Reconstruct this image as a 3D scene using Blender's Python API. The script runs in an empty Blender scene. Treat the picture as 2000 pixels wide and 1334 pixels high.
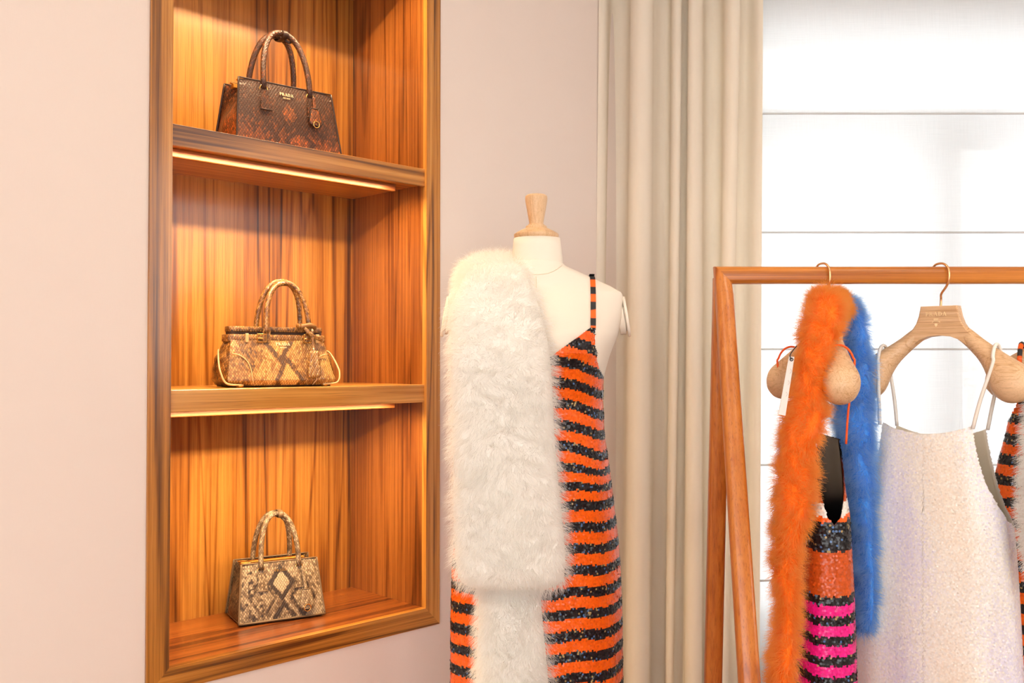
import bpy, math, random
import numpy as np
from mathutils import Vector, Matrix

random.seed(7)
rng = np.random.default_rng(7)
SC = bpy.context.scene
COL = SC.collection
R = math.radians

# ------------------------------------------------------------------ camera
H = 1.42            # eye height
F = 1891.0          # focal length in pixels of the 2000 x 1334 frame
PITCH = R(1.15)
cam_d = bpy.data.cameras.new('camera')
cam_d.sensor_width = 36.0
cam_d.lens = F / 2000.0 * 36.0
cam_d.clip_start = 0.05
cam = bpy.data.objects.new('camera', cam_d)
cam.location = (0, 0, H)
cam.rotation_euler = (R(90) + PITCH, 0, 0)
COL.objects.link(cam)
SC.camera = cam

# ------------------------------------------------------------------ daylight and exposure
SKY = 6.4
DOWN_W = 6.5        # each unseen ceiling lamp added for warm light
wd = bpy.data.worlds.new('overcast_sky')
SC.world = wd
wd.use_nodes = True
wd.node_tree.nodes['Background'].inputs[0].default_value = (0.97, 0.985, 1.0, 1)
wd.node_tree.nodes['Background'].inputs[1].default_value = SKY
SC.view_settings.view_transform = 'Standard'
SC.view_settings.look = 'None'
SC.view_settings.gamma = 1.0
SC.view_settings.use_curve_mapping = False
SC.view_settings.exposure = -0.39
SC.cycles.use_denoising = True
SC.cycles.max_bounces = 5
SC.cycles.diffuse_bounces = 3
SC.cycles.glossy_bounces = 2
SC.cycles.transparent_max_bounces = 6
SC.cycles.adaptive_threshold = 0.2
SC.cycles.use_light_tree = False
SC.cycles.sample_clamp_indirect = 8.0


def portal(name, loc, rot, sx, sy):
    l = bpy.data.lights.new(name, 'AREA')
    l.shape = 'RECTANGLE'; l.size = sx; l.size_y = sy
    l.cycles.is_portal = True
    o = bpy.data.objects.new(name, l)
    o.location = loc; o.rotation_euler = rot
    COL.objects.link(o)
    return o


# ------------------------------------------------------------------ layout frames
Z0, WA = 2.6, math.atan2(F, 1900.0)       # niche wall: crosses x = 0 at depth Z0, turned by WA
CA, SA = math.cos(WA), math.sin(WA)


def P(px, py, Y):
    """world point at depth Y that lies on pixel (px, py) of the photograph"""
    u = (px - 1000.0) / F; v = (667.0 - py) / F
    dy = math.cos(PITCH) - v * math.sin(PITCH)
    dz = math.sin(PITCH) + v * math.cos(PITCH)
    k = Y / dy
    return np.array((u * k, Y, H + dz * k))


def WP(s, t, z):
    return np.array((s * CA - t * SA, Z0 + s * SA + t * CA, z))


# ------------------------------------------------------------------ mesh helpers
class MB:
    def __init__(self):
        self.v = []; self.f = []; self.n = 0; self.uv = {}

    def add(self, v, f):
        v = np.asarray(v, float).reshape(-1, 3)
        self.v.append(v)
        b = self.n
        self.f.extend([tuple(i + b for i in q) for q in f])
        self.n += len(v)
        return self

    def box(self, x0, x1, y0, y1, z0, z1):
        v = [(x, y, z) for z in (z0, z1) for y in (y0, y1) for x in (x0, x1)]
        f = [(0, 2, 3, 1), (4, 5, 7, 6), (0, 1, 5, 4), (2, 6, 7, 3), (0, 4, 6, 2), (1, 3, 7, 5)]
        return self.add(v, f)

    def bbox(self, x0, x1, y0, y1, z0, z1, b=0.002):
        """box with chamfered edges"""
        import itertools
        v = []
        idx = {}
        for sx, sy, sz in itertools.product((0, 1), repeat=3):
            X = (x0, x1)[sx]; Y = (y0, y1)[sy]; Z = (z0, z1)[sz]
            ix = (b, -b)[sx]; iy = (b, -b)[sy]; iz = (b, -b)[sz]
            idx[(sx, sy, sz, 'x')] = len(v); v.append((X, Y + iy, Z + iz))
            idx[(sx, sy, sz, 'y')] = len(v); v.append((X + ix, Y, Z + iz))
            idx[(sx, sy, sz, 'z')] = len(v); v.append((X + ix, Y + iy, Z))
        f = []
        q = ((0, 0), (1, 0), (1, 1), (0, 1))
        for s in (0, 1):
            fx = [idx[(s, a, c, 'x')] for a, c in q]; f.append(fx if s else fx[::-1])
            fy = [idx[(a, s, c, 'y')] for a, c in q]; f.append(fy[::-1] if s else fy)
            fz = [idx[(a, c, s, 'z')] for a, c in q]; f.append(fz if s else fz[::-1])
        for a in (0, 1):
            for c in (0, 1):
                f.append([idx[(0, a, c, 'y')], idx[(1, a, c, 'y')], idx[(1, a, c, 'z')], idx[(0, a, c, 'z')]])
                f.append([idx[(a, 0, c, 'x')], idx[(a, 1, c, 'x')], idx[(a, 1, c, 'z')], idx[(a, 0, c, 'z')]])
                f.append([idx[(a, c, 0, 'x')], idx[(a, c, 1, 'x')], idx[(a, c, 1, 'y')], idx[(a, c, 0, 'y')]])
        for sx, sy, sz in itertools.product((0, 1), repeat=3):
            f.append([idx[(sx, sy, sz, k)] for k in 'xyz'])
        return self.add(v, f)

    def rings(self, rr, closed=True, cap0=False, cap1=False):
        rr = np.asarray(rr, float)
        k, m = rr.shape[:2]
        f = []
        mm = m if closed else m - 1
        for i in range(k - 1):
            for j in range(mm):
                a = i * m + j; b = i * m + (j + 1) % m
                f.append((a, b, b + m, a + m))
        if cap0: f.append(tuple(range(m))[::-1])
        if cap1: f.append(tuple((k - 1) * m + j for j in range(m)))
        return self.add(rr.reshape(-1, 3), f)

    def tube(self, pts, r, seg=10, caps=True, flat=None, up=None):
        return self.rings(tube_rings(pts, r, seg, flat, up), True, caps, caps)

    def prism(self, poly, y0, y1):
        """poly: list of (x, z), extruded along y"""
        n = len(poly)
        v = [(x, y0, z) for x, z in poly] + [(x, y1, z) for x, z in poly]
        f = [tuple(range(n)), tuple(range(2 * n - 1, n - 1, -1))]
        f += [((i + 1) % n, i, i + n, (i + 1) % n + n) for i in range(n)]
        return self.add(v, f)

    def torus(self, c, R0, r, nrm=(0, 1, 0), seg=20, ms=8, sx=1.0, sz=1.0):
        n = Vector(nrm).normalized()
        a = n.orthogonal().normalized()
        if abs(n.z) < 0.9:
            b = Vector((0, 0, 1)); b = (b - n * b.dot(n)).normalized(); a = b.cross(n)
        else:
            b = n.cross(a)
        rr = []
        for i in range(seg):
            t = 2 * math.pi * i / seg
            d = a * math.cos(t) * sx + b * math.sin(t) * sz
            ring = []
            for j in range(ms):
                q = 2 * math.pi * j / ms
                ring.append(Vector(c) + d * R0 + (d.normalized() * math.cos(q) + n * math.sin(q)) * r)
            rr.append(ring)
        rr.append(rr[0])
        return self.rings(np.array([[tuple(p) for p in g] for g in rr]), True)

    def build(self, name, mat, parent=None, smooth=False, sharp=None, fixn=True):
        me = bpy.data.meshes.new(name)
        v = np.concatenate(self.v)
        me.from_pydata(v.tolist(), [], self.f)
        me.validate(); me.update()
        if fixn:
            import bmesh
            bm = bmesh.new(); bm.from_mesh(me)
            bmesh.ops.recalc_face_normals(bm, faces=bm.faces)
            bm.to_mesh(me); bm.free()
        if smooth:
            me.polygons.foreach_set('use_smooth', [True] * len(me.polygons))
            if sharp:
                me.set_sharp_from_angle(angle=R(sharp))
        o = bpy.data.objects.new(name, me)
        COL.objects.link(o)
        if mat: me.materials.append(mat)
        if parent: o.parent = parent
        return o


def tube_rings(pts, r, seg=10, flat=None, up=None):
    pts = np.asarray(pts, float)
    n = len(pts)
    rad = np.full(n, r) if np.isscalar(r) else np.asarray(r, float)
    tan = np.gradient(pts, axis=0)
    tan /= np.linalg.norm(tan, axis=1)[:, None] + 1e-12
    if up is None:
        up = np.array((0, 0, 1.0)) if abs(tan[0][2]) < 0.9 else np.array((0, 1.0, 0))
    nrm = np.asarray(up, float) - tan[0] * np.dot(up, tan[0])
    nrm /= np.linalg.norm(nrm)
    out = []
    ang = np.linspace(0, 2 * np.pi, seg, endpoint=False)
    for i in range(n):
        nrm = nrm - tan[i] * np.dot(nrm, tan[i]); nrm /= np.linalg.norm(nrm)
        bi = np.cross(tan[i], nrm)
        fb = 1.0 if flat is None else (flat if np.isscalar(flat) else flat[i])
        out.append(pts[i] + rad[i] * (np.cos(ang)[:, None] * nrm + fb * np.sin(ang)[:, None] * bi))
    return np.array(out)


def smooth_path(pts, n=40):
    """Catmull-Rom through the points"""
    p = np.asarray(pts, float)
    p = np.vstack([2 * p[0] - p[1], p, 2 * p[-1] - p[-2]])
    m = len(p) - 3
    out = []
    for t in np.linspace(0, m, n):
        i = min(int(t), m - 1); u = t - i
        a, b, c, d = p[i:i + 4]
        out.append(0.5 * (2 * b + (c - a) * u + (2 * a - 5 * b + 4 * c - d) * u * u + (3 * b - a - 3 * c + d) * u ** 3))
    return np.array(out)


def empty(name, loc=(0, 0, 0), rz=0.0, parent=None):
    o = bpy.data.objects.new(name, None)
    o.empty_display_size = 0.05
    o.location = loc; o.rotation_euler = (0, 0, rz)
    COL.objects.link(o)
    if parent: o.parent = parent
    return o


def tag(o, label=None, cat=None, group=None, kind=None):
    if label: o['label'] = label
    if cat: o['category'] = cat
    if group: o['group'] = group
    if kind: o['kind'] = kind
    return o


# ------------------------------------------------------------------ materials
def srgb(r, g, b):
    f = lambda c: (c / 255 / 12.92) if c / 255 <= 0.04045 else ((c / 255 + 0.055) / 1.055) ** 2.4
    return (f(r), f(g), f(b), 1.0)


def col_mul(c, k):
    return (min(c[0] * k, 1), min(c[1] * k, 1), min(c[2] * k, 1), 1)


class G:
    """thin wrapper around a node tree"""
    def __init__(self, name):
        self.m = bpy.data.materials.new(name)
        self.m.use_nodes = True
        self.t = self.m.node_tree
        self.bsdf = self.t.nodes['Principled BSDF']
        self.out = self.t.nodes['Material Output']

    def n(self, typ, ins=None, **kw):
        nd = self.t.nodes.new(typ)
        for k, v in kw.items(): setattr(nd, k, v)
        for k, v in (ins or {}).items(): self.set(nd.inputs[k], v)
        return nd

    def set(self, sock, v):
        if isinstance(v, bpy.types.NodeSocket): self.t.links.new(v, sock)
        elif isinstance(v, bpy.types.Node): self.t.links.new(v.outputs[0], sock)
        else: sock.default_value = v

    def p(self, **kw):
        for k, v in kw.items(): self.set(self.bsdf.inputs[k.replace('_', ' ')], v)
        return self

    def coord(self, which='Object'):
        return self.n('ShaderNodeTexCoord').outputs[which]

    def mapping(self, vec, scale=(1, 1, 1), rot=(0, 0, 0), loc=(0, 0, 0)):
        return self.n('ShaderNodeMapping', {'Vector': vec, 'Scale': scale, 'Rotation': rot, 'Location': loc}).outputs[0]

    def noise(self, vec, scale, detail=4, rough=0.5, dist=0.0):
        return self.n('ShaderNodeTexNoise', {'Vector': vec, 'Scale': scale, 'Detail': detail, 'Roughness': rough, 'Distortion': dist}).outputs['Fac']

    def ramp(self, fac, stops, interp='LINEAR'):
        nd = self.n('ShaderNodeValToRGB', {'Fac': fac})
        cr = nd.color_ramp; cr.interpolation = interp
        while len(cr.elements) < len(stops): cr.elements.new(0.5)
        for e, (pos, c) in zip(cr.elements, stops):
            e.position = pos; e.color = c if len(c) == 4 else (*c, 1)
        return nd.outputs[0]

    def math(self, op, a, b=None, c=None):
        nd = self.n('ShaderNodeMath', operation=op)
        for i, x in enumerate((a, b, c)):
            if x is not None: self.set(nd.inputs[i], x)
        return nd.outputs[0]

    def mix(self, fac, a, b, mode='MIX'):
        nd = self.n('ShaderNodeMix', data_type='RGBA', blend_type=mode)
        self.set(nd.inputs[0], fac); self.set(nd.inputs[6], a); self.set(nd.inputs[7], b)
        return nd.outputs[2]

    def bump(self, h, strength=0.3, dist=0.002, normal=None):
        ins = {'Height': h, 'Strength': strength, 'Distance': dist}
        if normal is not None: ins['Normal'] = normal
        return self.n('ShaderNodeBump', ins).outputs[0]


def plain(name, col, rough=0.5, metal=0.0, **kw):
    g = G(name)
    g.p(Base_Color=col, Roughness=rough, Metallic=metal, **kw)
    return g.m


def wood_mat(name, axis, dark, mid, light, rough=0.3, scale=1.0, seed=0.0, figure=1.0, coat=0.0):
    g = G(name)
    c = g.coord('Object')
    long_, cross = 0.6 * scale, 14.0 * scale
    sc = [cross, cross, cross]; sc[axis] = long_
    off = (seed * 3.1, seed * 1.7, seed * 2.3)
    v1 = g.mapping(c, tuple(sc), loc=off)
    n1 = g.noise(v1, 0.62, 2, 0.45, 0.55)
    wav = g.math('MULTIPLY_ADD', g.math('SINE', g.math('MULTIPLY', n1, 46.0 * figure)), 0.5, 0.5)
    lines = g.ramp(wav, [(0.0, (0.0, 0.0, 0.0, 1)), (0.16, (0.75, 0.75, 0.75, 1)), (0.5, (1, 1, 1, 1))])
    sc2 = [120 * scale] * 3; sc2[axis] = 1.1 * scale
    n2 = g.noise(g.mapping(c, tuple(sc2), loc=off), 1.0, 5, 0.62, 0.15)
    sc3 = [520 * scale] * 3; sc3[axis] = 10 * scale
    n3 = g.noise(g.mapping(c, tuple(sc3), loc=off), 1.0, 2, 0.5)
    n0 = g.noise(v1, 0.30, 2, 0.5)
    fac = g.math('ADD', g.math('MULTIPLY', lines, 0.17), g.math('MULTIPLY', n2, 0.75))
    fac = g.math('ADD', fac, g.math('MULTIPLY', g.math('SUBTRACT', n0, 0.5), 0.75))
    col = g.ramp(fac, [(0.26, dark), (0.46, mid), (0.70, light), (0.95, col_mul(light, 1.12))])
    pores = g.ramp(n3, [(0.30, (0.62, 0.56, 0.5, 1)), (0.45, (1, 1, 1, 1))])
    col = g.mix(0.7, col, pores, 'MULTIPLY')
    g.p(Base_Color=col, Roughness=rough, Normal=g.bump(n3, 0.05, 0.0006))
    if coat:
        g.p(Coat_Weight=coat, Coat_Roughness=0.17, Coat_IOR=1.5)
    return g.m


WD, WM, WL = srgb(92, 50, 12), srgb(182, 116, 42), srgb(218, 156, 76)
M = {}
M['walnut_v'] = wood_mat('walnut_vertical_grain', 2, WD, WM, WL, 0.30, 1.0, 0.0, 1.0, 0.5)
M['walnut_h'] = wood_mat('walnut_horizontal_grain', 0, WD, WM, WL, 0.30, 1.0, 2.0, 0.8, 0.4)
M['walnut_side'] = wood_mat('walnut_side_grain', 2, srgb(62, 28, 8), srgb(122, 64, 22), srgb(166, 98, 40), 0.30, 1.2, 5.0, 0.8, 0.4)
M['walnut_back'] = wood_mat('walnut_back_veneer', 2, srgb(74, 36, 9), srgb(152, 90, 30), srgb(192, 130, 56), 0.30, 1.0, 0.0, 1.0, 0.3)
M['walnut_base'] = wood_mat('walnut_base_board', 0, srgb(66, 28, 8), srgb(124, 62, 20), srgb(160, 90, 36), 0.30, 1.0, 2.5, 0.8, 0.4)
M['rack_rail'] = wood_mat('rack_wood_along_rail', 0, srgb(150, 80, 24), srgb(200, 122, 46), srgb(222, 150, 74), 0.28, 0.9, 3.0, 0.5)
M['rack_leg'] = wood_mat('rack_wood_upright', 2, srgb(128, 60, 16), srgb(180, 96, 30), srgb(202, 122, 50), 0.28, 0.9, 4.0, 0.5)
M['beech'] = wood_mat('pale_beech', 0, srgb(176, 128, 84), srgb(210, 166, 120), srgb(226, 188, 146), 0.45, 3.2, 6.0, 1.6)
M['beech_v'] = wood_mat('pale_beech_turned', 2, srgb(196, 152, 106), srgb(214, 174, 130), srgb(226, 190, 148), 0.45, 3.0, 7.0, 0.8)
M['baffle'] = wood_mat('dark_walnut_baffle', 0, srgb(96, 46, 14), srgb(140, 76, 28), srgb(168, 100, 44), 0.45, 1.0, 9.0, 0.6)
M['oak_floor'] = wood_mat('oak_floor', 1, srgb(120, 84, 52), srgb(160, 118, 78), srgb(182, 140, 98), 0.4, 0.8, 8.0, 0.8)


def plaster():
    g = G('warm_white_wall_covering')
    c = g.coord('Object')
    w1 = g.noise(g.mapping(c, (900, 900, 60)), 1.0, 2)
    w2 = g.noise(g.mapping(c, (50, 50, 900)), 1.0, 2)
    w = g.math('ADD', w1, w2)
    n = g.noise(c, 1.3, 3)
    col = g.mix(n, srgb(226, 209, 196), srgb(232, 217, 206))
    g.p(Base_Color=col, Roughness=0.85, Normal=g.bump(w, 0.12, 0.0008))
    g.bsdf.inputs['Specular IOR Level'].default_value = 0.2
    return g.m


M['wall'] = plaster()
M['ceiling'] = plain('ceiling_white', srgb(238, 232, 224), 0.9)
M['frame_white'] = plain('white_window_paint', srgb(236, 236, 234), 0.4)
M['gold'] = plain('gold_metal', srgb(226, 178, 104), 0.22, 1.0)
M['gold_print'] = plain('gold_foil_lettering', srgb(250, 222, 172), 0.4, 0.2)
M['brass_wire'] = plain('rose_gold_wire', srgb(232, 180, 128), 0.25, 1.0)
M['black_satin'] = plain('black_satin_lining', (0.012, 0.012, 0.016, 1), 0.35)
M['cream_lining'] = plain('cream_lining', srgb(236, 222, 198), 0.6)
M['paper'] = plain('off_white_paper', srgb(232, 222, 214), 0.6)
M['paper_print'] = plain('grey_embossed_print', srgb(200, 190, 184), 0.6)
M['cord'] = plain('dark_cord', srgb(36, 34, 40), 0.7)
M['led_housing'] = plain('aluminium_led_channel', srgb(190, 170, 150), 0.4, 0.8)


def glass():
    g = G('window_glass')
    tr = g.n('ShaderNodeBsdfTransparent', {'Color': (0.95, 0.97, 0.97, 1)})
    gl = g.n('ShaderNodeBsdfGlossy', {'Roughness': 0.02})
    fr = g.n('ShaderNodeFresnel', {'IOR': 1.3})
    mx = g.n('ShaderNodeMixShader', {0: fr.outputs[0], 1: tr.outputs[0], 2: gl.outputs[0]})
    g.set(g.out.inputs['Surface'], mx.outputs[0])
    return g.m


M['glass'] = glass()


def blind_mat(name, open_, tcol, dens):
    g = G(name)
    c = g.coord('Object')
    w1 = g.noise(g.mapping(c, (700, 1, 12)), 1.0, 2)
    w2 = g.noise(g.mapping(c, (12, 1, 700)), 1.0, 2)
    w = g.math('MULTIPLY', g.math('ADD', w1, w2), 0.5)
    op = g.math('ADD', open_, g.math('MULTIPLY', g.math('SUBTRACT', w, 0.5), 0.25))
    tr = g.n('ShaderNodeBsdfTransparent', {'Color': (1, 1, 1, 1)})
    tl = g.n('ShaderNodeBsdfTranslucent', {'Color': tcol})
    df = g.n('ShaderNodeBsdfDiffuse', {'Color': (0.85, 0.85, 0.84, 1)})
    m1 = g.n('ShaderNodeMixShader', {0: dens, 1: tl.outputs[0], 2: df.outputs[0]})
    m2 = g.n('ShaderNodeMixShader', {0: op, 1: m1.outputs[0], 2: tr.outputs[0]})
    g.set(g.out.inputs['Surface'], m2.outputs[0])
    return g.m


M['blind'] = blind_mat('sheer_white_blind', 0.035, (0.78, 0.81, 0.84, 1), 0.60)
M['blind_seam'] = blind_mat('blind_seam', 0.02, (0.5, 0.5, 0.5, 1), 0.75)


def curtain_mat():
    g = G('cream_linen_curtain')
    c = g.coord('UV')
    w = g.math('ADD', g.noise(g.mapping(c, (1400, 40, 1)), 1.0, 2), g.noise(g.mapping(c, (40, 1400, 1)), 1.0, 2))
    col = g.mix(g.noise(g.mapping(c, (60, 3, 1)), 1.0, 3), srgb(244, 231, 211), srgb(249, 238, 220))
    df = g.n('ShaderNodeBsdfDiffuse', {'Color': col, 'Normal': g.bump(w, 0.15, 0.001)})
    tl = g.n('ShaderNodeBsdfTranslucent', {'Color': srgb(226, 206, 176)})
    m = g.n('ShaderNodeMixShader', {0: 0.2, 1: df.outputs[0], 2: tl.outputs[0]})
    g.set(g.out.inputs['Surface'], m.outputs[0])
    return g.m


M['curtain'] = curtain_mat()


def canvas_mat():
    g = G('cream_bust_canvas')
    c = g.coord('Object')
    w = g.math('ADD', g.noise(g.mapping(c, (800, 800, 60)), 1.0, 2), g.noise(g.mapping(c, (60, 60, 900)), 1.0, 2))
    g.p(Base_Color=srgb(238, 226, 208), Roughness=0.8, Normal=g.bump(w, 0.08, 0.0006))
    return g.m


M['canvas'] = canvas_mat()


def fur_mat(name, root, tip, tl=0.3, var=0.25):
    g = G(name)
    hi = g.n('ShaderNodeHairInfo')
    col = g.mix(hi.outputs['Intercept'], root, tip)
    col = g.mix(g.math('MULTIPLY', hi.outputs['Random'], var), col, (col_mul(root, 0.7)))
    df = g.n('ShaderNodeBsdfDiffuse', {'Color': col})
    tr = g.n('ShaderNodeBsdfTranslucent', {'Color': col})
    gl = g.n('ShaderNodeBsdfGlossy', {'Roughness': 0.35, 'Color': (1, 1, 1, 1)})
    m1 = g.n('ShaderNodeMixShader', {0: tl, 1: df.outputs[0], 2: tr.outputs[0]})
    m2 = g.n('ShaderNodeMixShader', {0: 0.04, 1: m1.outputs[0], 2: gl.outputs[0]})
    g.set(g.out.inputs['Surface'], m2.outputs[0])
    return g.m


M['fur_white'] = fur_mat('white_fur', (0.98, 0.95, 0.89, 1), (1.0, 0.98, 0.94, 1), 0.55, 0.0)
M['fur_orange'] = fur_mat('orange_fur', srgb(255, 140, 26), srgb(255, 186, 88), 0.5, 0.1)
M['fur_blue'] = fur_mat('blue_fur', srgb(90, 166, 244), srgb(172, 216, 254), 0.5, 0.1)
M['skin_white'] = plain('white_fur_backing', (0.95, 0.91, 0.84, 1), 0.9)
M['skin_orange'] = plain('orange_fur_backing', srgb(255, 124, 14), 0.9)
M['skin_blue'] = plain('blue_fur_backing', srgb(74, 154, 240), 0.9)


def sequin_mat(name, rough=0.34, spec=0.4, coat=0.25):
    g = G(name)
    a = g.n('ShaderNodeAttribute', attribute_name='tint')
    g.p(Base_Color=a.outputs['Color'], Roughness=rough, Coat_Weight=coat, Coat_Roughness=0.12)
    g.bsdf.inputs['Specular IOR Level'].default_value = spec
    return g.m


def translucent_mix(m, k, col):
    """thin cloth lets some light through"""
    nt_ = m.node_tree
    b_ = nt_.nodes['Principled BSDF']; o_ = nt_.nodes['Material Output']
    tl = nt_.nodes.new('ShaderNodeBsdfTranslucent'); tl.inputs[0].default_value = col
    mx = nt_.nodes.new('ShaderNodeMixShader'); mx.inputs[0].default_value = k
    nt_.links.new(b_.outputs[0], mx.inputs[1]); nt_.links.new(tl.outputs[0], mx.inputs[2]); nt_.links.new(mx.outputs[0], o_.inputs['Surface'])
    return m


M['sequin'] = sequin_mat('sequins')
M['sequin_pearl'] = sequin_mat('pearl_sequins', 0.34, 0.5, 0.35)


def tint_cloth(name):
    g = G(name)
    a = g.n('ShaderNodeAttribute', attribute_name='tint')
    g.p(Base_Color=a.outputs['Color'], Roughness=0.6)
    return g.m


M['tint_cloth'] = tint_cloth('sequin_ground_cloth')

M['pearl_cloth'] = translucent_mix(tint_cloth('pearl_ground_cloth'), 0.2, (0.9, 0.85, 0.76, 1))
translucent_mix(M['sequin_pearl'], 0.06, (0.95, 0.90, 0.82, 1))
translucent_mix(M['cream_lining'], 0.6, (0.98, 0.93, 0.83, 1))

# ------------------------------------------------------------------ room shell
CEIL = 2.78
YB = -2.6          # back wall of the room, behind the camera
XR = 2.6           # right wall
YW = 3.05          # window wall
wall_frame_loc = (0, Z0, 0)

# niche opening in wall coordinates (s along the wall, t into it)
SO0, SI0, SI1, SO1 = -1.005, -0.959, -0.303, -0.259
NT = 0.305
ZF, ZB = H - 0.605, H - 0.651           # inner floor, outer bottom edge
ZS = (H + 0.475, H - 0.058)             # shelf tops
TH = 0.044
ZT = H + 0.975                          # underside of the niche's top board

o = MB().box(-7, XR + .1, YB - .1, YW + .15, -0.1, 0.0).build('floor', M['oak_floor']); tag(o, kind='structure')
o = MB().box(-7, XR + .1, YB - .1, YW + .15, CEIL, CEIL + .1).build('ceiling', M['ceiling']); tag(o, kind='structure')

# left wall, around the niche (built in the wall's own frame)
m = MB()
s_end = (YW - Z0) / SA + 0.02
m.box(-7.2, SO0, 0, 0.12, 0, CEIL)
m.box(SO1, s_end, 0, 0.12, 0, CEIL)
m.box(SO0, SO1, 0, 0.12, 0, ZB)
m.box(SO0, SO1, 0, 0.12, ZT + 0.045, CEIL)
o = m.build('wall_left', M['wall']); o.location = wall_frame_loc; o.rotation_euler = (0, 0, WA); tag(o, kind='structure')

# window wall with the opening that stands behind the curtain and the blind
WX0, WX1, WZ0, WZ1 = 0.62, 2.5, 0.55, H + 1.06
m = MB()
xc = (s_end) * CA
m.box(xc - 0.1, WX0, YW, YW + .14, 0, CEIL)
m.box(WX1, XR + .1, YW, YW + .14, 0, CEIL)
m.box(WX0, WX1, YW, YW + .14, 0, WZ0)
m.box(WX0, WX1, YW, YW + .14, WZ1, CEIL)
o = m.build('wall_front', M['wall']); tag(o, kind='structure')

# right wall with the side window that glints on the niche's veneer
RY0, RY1, RZ0, RZ1 = 0.55, 1.45, 1.35, 2.55
m = MB()
m.box(XR, XR + .12, YB, RY0, 0, CEIL)
m.box(XR, XR + .12, RY1, YW, 0, CEIL)
m.box(XR, XR + .12, RY0, RY1, 0, RZ0)
m.box(XR, XR + .12, RY0, RY1, RZ1, CEIL)
o = m.build('wall_right', M['wall']); tag(o, kind='structure')

# back wall with an unseen opening behind the camera, added and sized for front light
BX0, BX1, BZ0, BZ1 = -2.3, 1.6, 0.6, 2.62
m = MB()
m.box(-7, BX0, YB - .1, YB, 0, CEIL)
m.box(BX1, XR, YB - .1, YB, 0, CEIL)
m.box(BX0, BX1, YB - .1, YB, 0, BZ0)
m.box(BX0, BX1, YB - .1, YB, BZ1, CEIL)
o = m.build('wall_back', M['wall']); tag(o, kind='structure')

portal('portal_front', ((WX0 + WX1) / 2, YW + .13, (WZ0 + WZ1) / 2), (R(-90), 0, 0), WX1 - WX0, WZ1 - WZ0)
portal('portal_back', ((BX0 + BX1) / 2, YB - .05, (BZ0 + BZ1) / 2), (R(90), 0, 0), BX1 - BX0, BZ1 - BZ0)
portal('portal_right', (XR + .1, (RY0 + RY1) / 2, (RZ0 + RZ1) / 2), (0, R(90), 0), RZ1 - RZ0, RY1 - RY0)

# window joinery behind the blind
w = empty('window_1'); tag(w, kind='structure')
yf0, yf1 = YW + 0.03, YW + 0.09
zt0, zt1 = P(1600, 283, YW)[2], P(1600, 208, YW)[2]
xm0, xm1 = P(1790, 400, YW)[0], P(1884, 400, YW)[0]
fr = MB()
fr.box(WX0, WX0 + .06, yf0, yf1, WZ0, WZ1); fr.box(WX1 - .06, WX1, yf0, yf1, WZ0, WZ1)
fr.box(WX0, WX1, yf0, yf1, WZ0, WZ0 + .07); fr.box(WX0, WX1, yf0, yf1, WZ1 - .05, WZ1)
fr.build('window_frame', M['frame_white'], w)
MB().bbox(WX0 + .06, WX1 - .06, yf0, yf1, zt0, zt1, .006).build('transom', M['frame_white'], w)
MB().bbox(xm0, (xm0 + xm1) / 2 - .004, yf0 - .01, yf1, WZ0 + .07, zt0, .006).build('mullion', M['frame_white'], w)
MB().bbox((xm0 + xm1) / 2 + .004, xm1, yf0 - .01, yf1, WZ0 + .07, zt0, .006).build('mullion', M['frame_white'], w)
for a, b, c, d in ((WX0 + .06, xm0, WZ0 + .07, zt0), (xm1, WX1 - .06, WZ0 + .07, zt0), (WX0 + .06, WX1 - .06, zt1, WZ1 - .05)):
    MB().box(a, b, YW + .058, YW + .062, c, d).build('pane', M['glass'], w)
MB().bbox(WX0 - .02, WX1 + .02, YW - .05, YW + .03, WZ0 - .03, WZ0, .004).build('window_sill', M['frame_white'], w)

# ------------------------------------------------------------------ roman blind
bl = empty('roman_blind', (0, 0, 0))
tag(bl, 'sheer white roman blind covering the window behind the clothes rack', 'blind')
YBL = YW - 0.12
bx0, bx1 = P(1446, 400, YBL)[0], 2.42
seams = [P(1700, y, YBL)[2] for y in (-20, 222, 454, 682, 908, 1134)] + [P(1700, 1360, YBL)[2]]
for i in range(len(seams) - 1):
    nx, nz = 24, 12
    rows = []
    for k in range(nz + 1):
        q = k / nz
        z = seams[i] + (seams[i + 1] - seams[i]) * q
        rows.append([(bx0 + (bx1 - bx0) * j / nx, YBL - 0.006 * math.sin(math.pi * q) + 0.001 * math.sin(j * 1.3 + i), z) for j in range(nx + 1)])
    MB().rings(rows, False).build('fabric_panel', M['blind'], bl, True)
for z in seams[1:]:
    MB().bbox(bx0, bx1, YBL - .003, YBL + .003, z - .0028, z + .0028, .001).build('batten', M['blind_seam'], bl)
MB().bbox(bx0 - .01, bx1 + .01, YBL - .02, YBL + .02, seams[0], seams[0] + .05, .003).build('headrail', M['frame_white'], bl)

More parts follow.
